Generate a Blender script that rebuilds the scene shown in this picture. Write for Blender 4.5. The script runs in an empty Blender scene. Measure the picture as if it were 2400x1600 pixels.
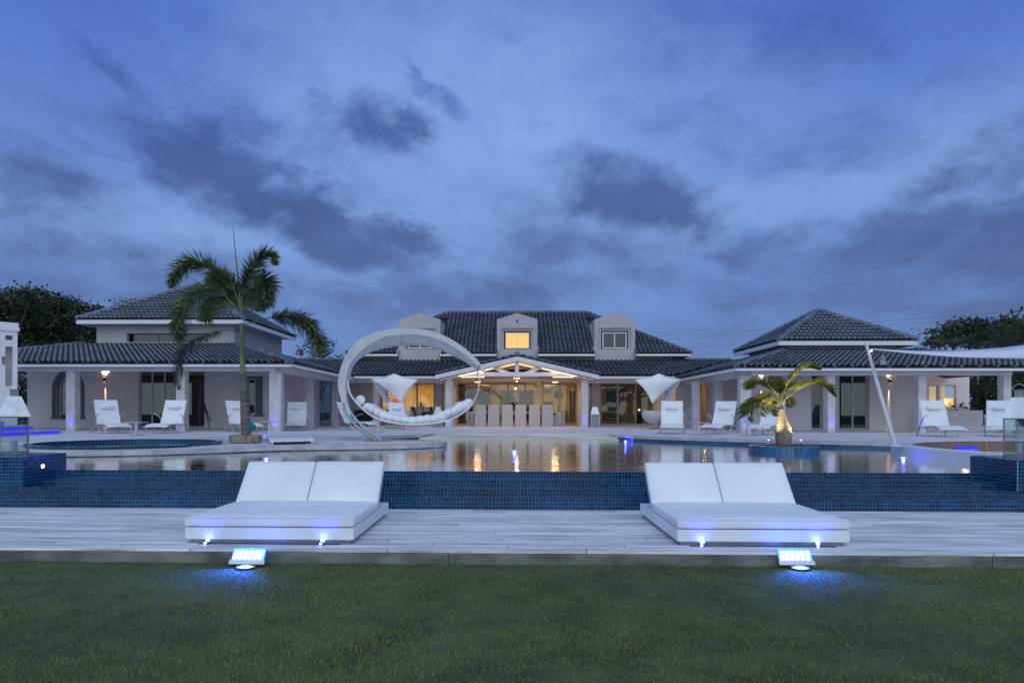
import bpy, math, random
import numpy as np
from mathutils import Vector, Matrix
from mathutils.geometry import tessellate_polygon
random.seed(7); rng = np.random.default_rng(7)
R = math.radians
SC = bpy.context.scene; COL = SC.collection

# ------------------------------------------------------------------ camera
EYE = 1.34; YAW = R(1.3); ROLL = 0.0016; FPX = 1600.0; PX0, PY0 = 1160.0, 966.0
cam_d = bpy.data.cameras.new("camera"); cam = bpy.data.objects.new("camera", cam_d); COL.objects.link(cam)
cam.matrix_world = Matrix.Translation((0, 0, EYE)) @ Matrix.Rotation(YAW, 4, 'Z') @ Matrix.Rotation(R(90), 4, 'X') @ Matrix.Rotation(ROLL, 4, 'Z')
cam_d.sensor_width = 36; cam_d.lens = FPX / 2400 * 36
cam_d.shift_x = (1200 - PX0) / 2400; cam_d.shift_y = (PY0 - 800) / 2400
cam_d.clip_start = 0.05; cam_d.clip_end = 4000
SC.camera = cam
CT, ST = math.cos(YAW), math.sin(YAW)
def ray(u, v):
    a, b = (u - PX0) / FPX, (PY0 - v) / FPX
    xc, yc = a - ROLL * b, b + ROLL * a
    return (CT * xc - ST, ST * xc + CT, yc)
def gz(u, v, z):                       # point on the level z that shows at photo position (u, v)
    d = ray(u, v); t = (z - EYE) / d[2]
    return (d[0] * t, d[1] * t)
def gy(u, v, Y):                       # point on the upright plane Y: (X, z)
    d = ray(u, v); t = Y / d[1]
    return (d[0] * t, EYE + d[2] * t)
def gx(u, Y, v=940): return gy(u, v, Y)[0]
def gh(u, v, Y): return gy(u, v, Y)[1]

# ------------------------------------------------------------------ sky and light
SUN_EL, SUN_AZ = R(38), R(180)         # the soft afterglow behind the camera
world = bpy.data.worlds.new("World"); SC.world = world; world.use_nodes = True
nt = world.node_tree; N = nt.nodes; L = nt.links; N.clear()
def nd(t, **kw):
    n = N.new(t)
    for k, v in kw.items():
        if isinstance(k, str) and k.startswith('i_'):
            n.inputs[int(k[2:])].default_value = v
        else: setattr(n, k, v)
    return n
def ln(a, b): L.new(a, b)
def mth(op, a, b=None, c=None, clamp=False):
    n = N.new('ShaderNodeMath'); n.operation = op; n.use_clamp = clamp
    for i, x in enumerate((a, b, c)):
        if x is None: continue
        if isinstance(x, (int, float)): n.inputs[i].default_value = x
        else: L.new(x, n.inputs[i])
    return n.outputs[0]
def build_sky():
    out = nd('ShaderNodeOutputWorld'); bg = nd('ShaderNodeBackground')
    bg.inputs[1].default_value = 0.1; ln(bg.outputs[0], out.inputs[0])
    tc = nd('ShaderNodeTexCoord'); sep = nd('ShaderNodeSeparateXYZ'); ln(tc.outputs['Generated'], sep.inputs[0])
    x, y, z = sep.outputs
    sky = nd('ShaderNodeTexSky'); sky.sky_type = 'NISHITA'; sky.sun_disc = False
    sky.sun_elevation = SUN_EL; sky.sun_rotation = SUN_AZ; sky.dust_density = 0.4; sky.ozone_density = 3.0
    az = mth('ARCTAN2', x, y); el = mth('ARCSINE', z)
    # dusk gradient by height
    ramp = nd('ShaderNodeValToRGB'); ln(mth('DIVIDE', el, 1.5), ramp.inputs[0])
    cr = ramp.color_ramp; cr.interpolation = 'B_SPLINE'
    stops = [(0.0, (.100, .180, .40)), (.10, (.120, .220, .49)), (.19, (.150, .27, .63)), (.27, (.115, .225, .64)), (.36, (.040, .115, .50)), (.48, (.05, .14, .50)), (1.0, (.12, .22, .52))]
    cr.elements[0].position = 0; cr.elements[0].color = (*stops[0][1], 1)
    cr.elements[1].position = 1; cr.elements[1].color = (*stops[-1][1], 1)
    for p, c in stops[1:-1]:
        e = cr.elements.new(p); e.color = (*c, 1)
    g10 = nd('ShaderNodeVectorMath', operation='SCALE'); ln(ramp.outputs[0], g10.inputs[0]); g10.inputs[3].default_value = 8.6
    nis = nd('ShaderNodeVectorMath', operation='MULTIPLY'); ln(sky.outputs[0], nis.inputs[0]); nis.inputs[1].default_value = (.10, .11, .18)
    base = nd('ShaderNodeVectorMath', operation='ADD'); ln(g10.outputs[0], base.inputs[0]); ln(nis.outputs[0], base.inputs[1])
    # cloud layer coordinates: a flat layer seen from below
    dz = mth('ADD', mth('MAXIMUM', z, 0.0), 0.10)
    px, py = mth('DIVIDE', x, dz), mth('DIVIDE', y, dz)
    cmb = nd('ShaderNodeCombineXYZ'); ln(px, cmb.inputs[0]); ln(py, cmb.inputs[1])
    def noise(scale, detail, rough, vec, off=(0, 0, 0), sc=(1, 1, 1), rot=0, dist=0.0):
        m = nd('ShaderNodeMapping'); m.inputs['Location'].default_value = off; m.inputs['Scale'].default_value = sc
        m.inputs['Rotation'].default_value = (0, 0, rot); ln(vec, m.inputs[0])
        n = nd('ShaderNodeTexNoise'); n.inputs['Scale'].default_value = scale; n.inputs['Detail'].default_value = detail
        n.inputs['Roughness'].default_value = rough; n.inputs['Distortion'].default_value = dist
        ln(m.outputs[0], n.inputs['Vector']); return n
    n1 = noise(0.75, 9, .58, cmb.outputs[0], (3.1, 1.7, 0), (1, .8, 1), .35, .5)
    n2 = noise(2.1, 9, .62, cmb.outputs[0], (9.1, 4.7, 0), (1, .6, 1), -.25, .25)
    ang = nd('ShaderNodeCombineXYZ'); ln(az, ang.inputs[0]); ln(el, ang.inputs[1])
    wn = noise(3.6, 9, .66, ang.outputs[0], (5, 2, 0), (1, 1.5, 1), 0)
    wn2 = noise(8, 9, .66, ang.outputs[0], (1, 7, 3), (.9, 1.45, 1), .42, .15)
    w = nd('ShaderNodeVectorMath', operation='SUBTRACT'); ln(wn.outputs['Color'], w.inputs[0]); w.inputs[1].default_value = (.5, .5, .5)
    w2 = nd('ShaderNodeVectorMath', operation='MULTIPLY'); ln(w.outputs[0], w2.inputs[0]); w2.inputs[1].default_value = (.30, .17, 0)
    w3 = nd('ShaderNodeVectorMath', operation='ADD'); ln(ang.outputs[0], w3.inputs[0]); ln(w2.outputs[0], w3.inputs[1])
    def blob(u, v, ru, rv, tilt, soft):
        d = Vector(ray(u, v)).normalized(); a0, e0 = math.atan2(d.x, d.y), math.asin(d.z)
        m = nd('ShaderNodeMapping', vector_type='TEXTURE'); m.inputs['Location'].default_value = (a0, e0, 0)
        m.inputs['Rotation'].default_value = (0, 0, -R(tilt)); k = 0.9
        m.inputs['Scale'].default_value = (ru / FPX * k, rv / FPX * k, 1); ln(w3.outputs[0], m.inputs[0])
        ln_ = nd('ShaderNodeVectorMath', operation='LENGTH'); ln(m.outputs[0], ln_.inputs[0])
        mr = nd('ShaderNodeMapRange', interpolation_type='SMOOTHSTEP'); ln(ln_.outputs['Value'], mr.inputs[0])
        mr.inputs[1].default_value = 1.75 + soft; mr.inputs[2].default_value = .1; mr.inputs[3].default_value = 0; mr.inputs[4].default_value = 1
        return mr.outputs[0]
    def combine(bl):
        acc = None
        for (u, v, ru, rv, t, s, k) in bl:
            o = mth('MULTIPLY', blob(u, v, ru, rv, t, s), k)
            acc = o if acc is None else mth('SMOOTH_MAX', acc, o, .15)
        return acc
    dark = combine([(470, 370, 160, 100, 25, 0, .95), (640, 470, 200, 75, 25, 0, 1.15), (800, 550, 190, 60, 12, 0, 1.15), (960, 550, 110, 34, 14, 0, .9),
        (600, 290, 200, 60, 18, .3, .55), (880, 305, 125, 75, 12, 0, .9), (790, 270, 70, 30, 20, 0, .6), (1040, 245, 70, 36, 25, 0, .55), (1000, 185, 55, 20, 25, 0, .5), (290, 190, 130, 26, 32, 0, .5),
        (110, 440, 170, 80, 5, .1, .72), (230, 345, 110, 20, 12, 0, .4), (1490, 460, 220, 100, 22, .2, .85), (1600, 520, 140, 60, 18, .2, .8), (1200, 500, 140, 70, 10, .3, .45),
        (1790, 610, 200, 70, 8, .2, .75), (2130, 580, 240, 80, -12, .2, .75), (2390, 590, 130, 120, 0, 0, 1.05), (2360, 380, 190, 70, -12, .3, .8),
        (1560, 680, 290, 44, 22, .2, .6), (1120, 40, 260, 26, 12, 0, .3), (2150, 690, 380, 70, -4, .4, .6), (200, 640, 380, 80, 5, .4, .55), (640, 640, 300, 50, 4, .3, .5),
        (1000, 690, 400, 60, 0, .4, .5), (1650, 60, 230, 55, 25, .4, .4), (1900, 140, 330, 80, 10, .4, .45), (1700, 300, 360, 80, 12, .4, .45), (1380, 600, 150, 60, 10, .3, .5)])
    lite = combine([(1110, 300, 420, 260, 10, .8, 1.1), (1500, 260, 300, 160, 8, .7, .6), (860, 130, 330, 110, 5, .7, .5), (400, 560, 360, 90, 0, .6, .85), (1780, 470, 360, 60, -10, .5, .9), (2130, 400, 280, 80, -8, .6, .85), (1560, 570, 170, 40, 0, .2, .9), (200, 500, 200, 60, 0, .5, .8), (1250, 580, 160, 60, 0, .3, .5), (2200, 500, 200, 40, -6, .3, .6)])
    rag = mth('MULTIPLY', mth('SUBTRACT', wn2.outputs[0], .5), 3.6)
    dd = mth('ADD', dark, mth('MULTIPLY', rag, mth('MULTIPLY_ADD', dark, .45, .34)))
    gen = mth('MULTIPLY', mth('SUBTRACT', n1.outputs[0], .46), 1.8)
    gen2 = mth('MULTIPLY', mth('SUBTRACT', n2.outputs[0], .48), 1.8)
    low = mth('MULTIPLY', mth('MAXIMUM', mth('SUBTRACT', .33, el), 0), .80)
    low2 = mth('MULTIPLY', low, mth('MULTIPLY_ADD', gen, .9, 1.0))
    dens = mth('ADD', mth('ADD', mth('ADD', dd, low2), mth('MULTIPLY', gen, .50)), mth('MULTIPLY', gen2, .62), clamp=True)
    den = nd('ShaderNodeMapRange', interpolation_type='SMOOTHSTEP'); ln(dens, den.inputs[0])
    den.inputs[1].default_value = .05; den.inputs[2].default_value = 1.15; den.inputs[4].default_value = .93
    ccol = nd('ShaderNodeValToRGB'); ln(mth('DIVIDE', el, .6), ccol.inputs[0])
    ccol.color_ramp.elements[0].color = (.118, .172, .345, 1); ccol.color_ramp.elements[1].color = (.036, .095, .40, 1)
    e = ccol.color_ramp.elements.new(.45); e.color = (.058, .098, .255, 1)
    c10 = nd('ShaderNodeVectorMath', operation='SCALE'); ln(ccol.outputs[0], c10.inputs[0]); ln(mth('MULTIPLY_ADD', mth('SUBTRACT', mth('ADD', wn2.outputs[0], wn.outputs[0]), 1.0), 9.0, 10.8), c10.inputs[3])
    lt = mth('MULTIPLY', mth('MULTIPLY_ADD', gen2, .75, .80), lite, clamp=True)
    m1 = nd('ShaderNodeMix', data_type='RGBA'); ln(mth('MULTIPLY', lt, .80), m1.inputs[0]); ln(base.outputs[0], m1.inputs[6]); m1.inputs[7].default_value = (2.75, 4.55, 8.2, 1)
    m2 = nd('ShaderNodeMix', data_type='RGBA'); ln(den.outputs[0], m2.inputs[0]); ln(m1.outputs[2], m2.inputs[6]); ln(c10.outputs[0], m2.inputs[7])
    ln(m2.outputs[2], bg.inputs[0])
build_sky()
world.cycles.sampling_method = 'MANUAL'; world.cycles.sample_map_resolution = 512
sun_d = bpy.data.lights.new("sun", 'SUN'); sun = bpy.data.objects.new("sun", sun_d); COL.objects.link(sun)
sun_d.energy = 1.55; sun_d.angle = R(100); sun_d.color = (.95, 1.0, .84)
sv = Vector((math.sin(SUN_AZ) * math.cos(SUN_EL), math.cos(SUN_AZ) * math.cos(SUN_EL), math.sin(SUN_EL)))
sun.rotation_euler = sv.to_track_quat('Z', 'Y').to_euler()
SC.view_settings.view_transform = 'Standard'; SC.view_settings.look = 'None'
SC.view_settings.gamma = 1; SC.view_settings.use_curve_mapping = False; SC.view_settings.exposure = 0
SC.render.engine = 'CYCLES'; SC.cycles.max_bounces = 8; SC.cycles.transparent_max_bounces = 12
SC.cycles.use_denoising = True; SC.cycles.sample_clamp_indirect = 4

# ------------------------------------------------------------------ materials
def newmat(name):
    m = bpy.data.materials.new(name); m.use_nodes = True
    return m, m.node_tree, m.node_tree.nodes['Principled BSDF']
def pm(name, c, rough=.6, var=.12, scale=4, bump=0, bscale=60, metal=0, spec=.5, stretch=(1, 1, 1), c2=None, rnd=0, coord='pos', detail=5, lo=.35, hi=.65):
    """principled with noise-varied colour, optional bump and per-object tint"""
    m, t, b = newmat(name); n, l = t.nodes, t.links
    if coord == 'pos': src = n.new('ShaderNodeNewGeometry').outputs['Position']
    else: src = n.new('ShaderNodeTexCoord').outputs['Object']
    mp = n.new('ShaderNodeMapping'); mp.inputs['Scale'].default_value = stretch; l.new(src, mp.inputs[0])
    nz = n.new('ShaderNodeTexNoise'); nz.inputs['Scale'].default_value = scale; nz.inputs['Detail'].default_value = detail; l.new(mp.outputs[0], nz.inputs[0])
    mr = n.new('ShaderNodeMapRange'); mr.inputs[1].default_value = lo; mr.inputs[2].default_value = hi; l.new(nz.outputs[0], mr.inputs[0])
    mx = n.new('ShaderNodeMix'); mx.data_type = 'RGBA'; l.new(mr.outputs[0], mx.inputs[0])
    a = tuple(x * (1 - var) for x in c); d = c2 if c2 else tuple(min(1, x * (1 + var)) for x in c)
    mx.inputs[6].default_value = (*a, 1); mx.inputs[7].default_value = (*d, 1)
    colr = mx.outputs[2]
    if rnd:
        oi = n.new('ShaderNodeObjectInfo'); hs = n.new('ShaderNodeHueSaturation'); l.new(colr, hs.inputs['Color'])
        q = n.new('ShaderNodeMapRange'); q.inputs[3].default_value = 1 - rnd; q.inputs[4].default_value = 1 + rnd; l.new(oi.outputs['Random'], q.inputs[0]); l.new(q.outputs[0], hs.inputs['Value'])
        colr = hs.outputs[0]
    l.new(colr, b.inputs['Base Color']); b.inputs['Roughness'].default_value = rough; b.inputs['Metallic'].default_value = metal
    b.inputs['Specular IOR Level'].default_value = spec
    if bump:
        n2 = n.new('ShaderNodeTexNoise'); n2.inputs['Scale'].default_value = bscale; n2.inputs['Detail'].default_value = 4; l.new(mp.outputs[0], n2.inputs[0])
        bp = n.new('ShaderNodeBump'); bp.inputs['Strength'].default_value = bump; bp.inputs['Distance'].default_value = .02; l.new(n2.outputs[0], bp.inputs['Height']); l.new(bp.outputs[0], b.inputs['Normal'])
    return m
def emis(name, c, s):
    m, t, b = newmat(name); b.inputs['Base Color'].default_value = (*[min(1, x) for x in c], 1)
    b.inputs['Emission Color'].default_value = (*c, 1); b.inputs['Emission Strength'].default_value = s; b.inputs['Roughness'].default_value = .4
    return m
def glassmat(name, tint=(.9, .95, .95), refl=1.0):
    m = bpy.data.materials.new(name); m.use_nodes = True; t = m.node_tree; n, l = t.nodes, t.links; n.clear()
    o = n.new('ShaderNodeOutputMaterial'); mx = n.new('ShaderNodeMixShader'); fr = n.new('ShaderNodeFresnel'); fr.inputs[0].default_value = 1.5
    tr = n.new('ShaderNodeBsdfTransparent'); tr.inputs[0].default_value = (*tint, 1)
    gl = n.new('ShaderNodeBsdfGlossy'); gl.inputs['Roughness'].default_value = .01; gl.inputs['Color'].default_value = (refl, refl, refl, 1)
    ad = n.new('ShaderNodeMath'); ad.operation = 'MULTIPLY_ADD'; ad.inputs[1].default_value = 1.0; ad.inputs[2].default_value = .02; ad.use_clamp = True
    l.new(fr.outputs[0], ad.inputs[0]); l.new(ad.outputs[0], mx.inputs[0]); l.new(tr.outputs[0], mx.inputs[1]); l.new(gl.outputs[0], mx.inputs[2]); l.new(mx.outputs[0], o.inputs[0])
    return m
def mosaic(name, uv=False, cell=.05, grout=True, dk=(.001, .014, .055), lt=(.004, .050, .125)):
    m, t, b = newmat(name); n, l = t.nodes, t.links
    src = n.new('ShaderNodeUVMap').outputs[0] if uv else n.new('ShaderNodeNewGeometry').outputs['Position']
    ad = n.new('ShaderNodeVectorMath'); ad.operation = 'ADD'; ad.inputs[1].default_value = (0.0, .0137, .0) if not uv else (0, 0, 0); l.new(src, ad.inputs[0])
    sc = n.new('ShaderNodeVectorMath'); sc.operation = 'SCALE'; sc.inputs[3].default_value = 1 / cell; l.new(ad.outputs[0], sc.inputs[0])
    fl = n.new('ShaderNodeVectorMath'); fl.operation = 'FLOOR'; l.new(sc.outputs[0], fl.inputs[0])
    wn = n.new('ShaderNodeTexWhiteNoise'); l.new(fl.outputs[0], wn.inputs[0])
    mx = n.new('ShaderNodeMix'); mx.data_type = 'RGBA'; mx.inputs[6].default_value = (*dk, 1); mx.inputs[7].default_value = (*lt, 1); l.new(wn.outputs[0], mx.inputs[0])
    nz = n.new('ShaderNodeTexNoise'); nz.inputs['Scale'].default_value = .9; l.new(n.new('ShaderNodeNewGeometry').outputs['Position'], nz.inputs[0])
    hs = n.new('ShaderNodeHueSaturation'); l.new(mx.outputs[2], hs.inputs['Color']); mr = n.new('ShaderNodeMapRange'); mr.inputs[1].default_value = .3; mr.inputs[2].default_value = .7; mr.inputs[3].default_value = .65; mr.inputs[4].default_value = 1.35
    l.new(nz.outputs[0], mr.inputs[0]); l.new(mr.outputs[0], hs.inputs['Value']); c = hs.outputs[0]
    if grout:
        fr = n.new('ShaderNodeVectorMath'); fr.operation = 'FRACTION'; l.new(sc.outputs[0], fr.inputs[0]); s = n.new('ShaderNodeSeparateXYZ'); l.new(fr.outputs[0], s.inputs[0])
        def lt_(o):
            q = n.new('ShaderNodeMath'); q.operation = 'LESS_THAN'; q.inputs[1].default_value = .09; l.new(o, q.inputs[0]); return q.outputs[0]
        mm = n.new('ShaderNodeMath'); mm.operation = 'MAXIMUM'; l.new(lt_(s.outputs[0]), mm.inputs[0]); l.new(lt_(s.outputs[1]), mm.inputs[1])
        m3 = n.new('ShaderNodeMix'); m3.data_type = 'RGBA'; l.new(mm.outputs[0], m3.inputs[0]); l.new(c, m3.inputs[6]); m3.inputs[7].default_value = (.10, .19, .27, 1); c = m3.outputs[2]
    l.new(c, b.inputs['Base Color']); b.inputs['Roughness'].default_value = .13
    return m
M = dict(
    stucco=pm('stucco_wall', (.50, .475, .48), .9, .07, 1.2, .35, 45),
    stucco_warm=pm('veranda_wall_plaster', (.66, .61, .62), .9, .10, .9, .3, 45),
    column=pm('column_stucco', (.60, .57, .57), .85, .12, 3, .6, 30),
    white=pm('white_paint', (.78, .78, .80), .5, .04, 2),
    beam=pm('beam_paint', (.74, .72, .74), .6, .08, 2),
    whitefab=pm('white_vinyl_cushion', (.83, .86, .88), .55, .05, 1.6, .35, 5),
    sling=pm('white_sling_mesh', (.80, .83, .84), .7, .04, 9, .2, 300, coord='obj'),
    sail=pm('sail_cloth', (.82, .82, .84), .8, .05, 1.5, .15, 3),
    alu=pm('brushed_aluminium', (.55, .57, .60), .35, .06, 8, metal=.8),
    steel=pm('grey_steel', (.26, .27, .30), .4, .1, 6, metal=.7),
    black=pm('black_metal', (.02, .02, .025), .45, .1, 5),
    rooftile=pm('glazed_slate_tile', (.092, .110, .145), .34, .30, 1.6, .15, 30, rnd=.22), rooftile2=pm('sky_sheen_slate_tile', (.125, .150, .195), .36, .28, 1.1, .15, 30, rnd=.2),  # wing copy of the tile is lighter, sky reflection put into its colour
    roofbase=pm('roof_underlay_shade', (.025, .028, .033), .8, .2, 2),  # dark tone also stands in for shade in tile gaps and hollow ends
    coping=pm('stone_coping', (.50, .46, .44), .7, .16, 2.2, .3, 40, c2=(.60, .58, .56), rnd=.07),
    paving=pm('limestone_paving', (.66, .64, .63), .6, .10, 1.1, .15, 30),
    plank=pm('bleached_deck_board', (.44, .45, .47), .62, .0, 4.2, .5, 60, stretch=(.22, 8, 1), c2=(.90, .905, .91), rnd=.16, lo=.38, hi=.56, detail=9),
    plank2=pm('bleached_pool_board', (.52, .53, .55), .65, .0, 3, .25, 60, stretch=(5, .5, 1), c2=(.68, .68, .70), rnd=.09),
    concrete=pm('stained_concrete', (.17, .17, .165), .85, .35, 2.6, .5, 30, stretch=(1, 1, 2.2), c2=(.27, .27, .25)),
    grout=pm('pool_grout', (.17, .30, .42), .7, .2, 6),
    grass_base=pm('turf_soil', (.06, .085, .035), .95, .35, 3, .5, 40),
    ground=pm('dry_ground', (.05, .055, .03), .95, .3, .3),
    sand=pm('sand_finish_slope', (.66, .60, .34), .5, .12, 1.0, .2, 8, stretch=(.7, 2.2, 1), c2=(.80, .77, .60)),
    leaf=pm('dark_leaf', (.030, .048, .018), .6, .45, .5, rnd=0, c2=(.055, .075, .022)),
    leafpalm=pm('palm_leaf', (.10, .155, .055), .45, .4, 2.0, c2=(.19, .26, .10)),
    leafbottle=pm('bottle_palm_leaf', (.17, .20, .04), .45, .35, 3, c2=(.30, .31, .07)),
    leafdead=pm('dead_palm_leaf', (.055, .035, .035), .8, .3, 3),
    redflower=pm('red_blossom', (.22, .018, .015), .7, .3, 2),
    bark=pm('grey_palm_bark', (.10, .085, .08), .9, .45, 3, .9, 14, stretch=(.5, .5, 6), c2=(.20, .18, .165)),
    barkgreen=pm('green_crownshaft', (.12, .16, .07), .55, .3, 4, stretch=(1, 1, .4), c2=(.20, .24, .12)),
    bottle=pm('bottle_palm_trunk', (.24, .21, .17), .85, .35, 5, .9, 10, stretch=(.6, .6, 14), c2=(.40, .36, .30)),
    trunk=pm('tree_bark', (.06, .05, .04), .9, .3, 3, .6, 12),
    planter=pm('rusted_stone_planter', (.42, .37, .32), .85, .2, 7, .5, 20, stretch=(2, 2, .5), c2=(.20, .09, .04), lo=.5, hi=.68),
    wicker=pm('white_wicker', (.55, .55, .55), .8, .2, 30, .8, 90, stretch=(.3, .3, 2)),
    chair=pm('linen_slipcover', (.50, .51, .55), .95, .08, 6, .3, 200, coord='obj'),
    woodclad=pm('brown_cladding', (.24, .15, .11), .6, .3, 4, .2, 20, stretch=(6, 6, .4)),
    doorframe=pm('bronze_door_frame', (.42, .33, .28), .45, .08, 3),
    winframe=pm('grey_window_frame', (.44, .45, .46), .45, .05, 3),
    reveal=pm('grey_painted_reveal', (.13, .135, .15), .8, .1, 2),
    inwall=pm('ochre_interior_wall', (.62, .47, .20), .9, .06, 1.5),
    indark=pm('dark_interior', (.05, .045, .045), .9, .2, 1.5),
    infloor=pm('interior_stone_floor', (.30, .24, .18), .4, .15, 1.5),
    ceiling=pm('timber_ceiling', (.58, .52, .46), .7, .1, 2, stretch=(6, .4, 1)),
    mirror=pm('dark_disc', (.02, .035, .04), .15, .1, 2),
    teal=pm('teal_towel', (.01, .16, .22), .9, .2, 8),
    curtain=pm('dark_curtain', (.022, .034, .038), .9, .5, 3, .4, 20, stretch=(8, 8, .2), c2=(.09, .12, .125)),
    blind=pm('amber_blind', (.60, .36, .12), .9, .06, 20, stretch=(6, 6, 1)),
    amber=emis('lit_amber_blind', (1.0, .56, .16), .62),
    warm=emis('warm_lamp', (1.0, .62, .26), 9), warm2=emis('warm_led_strip', (1.0, .62, .32), 2.6),
    lampface=emis('ceiling_diffuser', (1.0, .66, .34), 2.4), swingskin=pm('swing_cover', (.60, .61, .63), .7, .06, 2, .12, 300),
    blue=emis('blue_led', (.04, .05, 1.0), 5), bluew=emis('blue_white_led', (.35, .60, 1.0), 14), blued=emis('blue_strip', (.012, .012, 1.0), 1.6),
    orange=emis('orange_lamp_shade', (1.0, .13, .03), 1.3),
    glass=glassmat('clear_glass'), glassdk=glassmat('tinted_glass', (.42, .50, .52)), glasslit=glassmat('lightly_tinted_glass', (.72, .76, .72)),
    mos=mosaic('blue_mosaic_tile', grout=False, dk=(.001, .022, .080), lt=(.004, .072, .175)), mosuv=mosaic('blue_mosaic_wall', uv=True, dk=(.006, .05, .13), lt=(.02, .13, .27)), mosuv2=mosaic('spa_mosaic_wall', uv=True, cell=.075, dk=(.005, .03, .06), lt=(.01, .07, .12)),
)
def watermat():
    m, t, b = newmat('pool_water_surface'); n, l = t.nodes, t.links
    b.inputs['Base Color'].default_value = (.80, .93, 1, 1); b.inputs['Roughness'].default_value = .03; b.inputs['IOR'].default_value = 1.33
    b.inputs['Transmission Weight'].default_value = 1
    g = n.new('ShaderNodeNewGeometry'); mp = n.new('ShaderNodeMapping'); mp.inputs['Scale'].default_value = (1, 1.5, 1); l.new(g.outputs['Position'], mp.inputs[0])
    a = n.new('ShaderNodeTexNoise'); a.inputs['Scale'].default_value = 2.2; a.inputs['Detail'].default_value = 3; l.new(mp.outputs[0], a.inputs[0])
    c = n.new('ShaderNodeTexNoise'); c.inputs['Scale'].default_value = 11; c.inputs['Detail'].default_value = 3; l.new(mp.outputs[0], c.inputs[0])
    s = n.new('ShaderNodeMath'); s.operation = 'MULTIPLY_ADD'; s.inputs[1].default_value = .22; l.new(c.outputs[0], s.inputs[0]); l.new(a.outputs[0], s.inputs[2])
    bp = n.new('ShaderNodeBump'); bp.inputs['Strength'].default_value = .16; bp.inputs['Distance'].default_value = .05; l.new(s.outputs[0], bp.inputs['Height']); l.new(bp.outputs[0], b.inputs['Normal'])
    return m
M['water'] = watermat()

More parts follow.
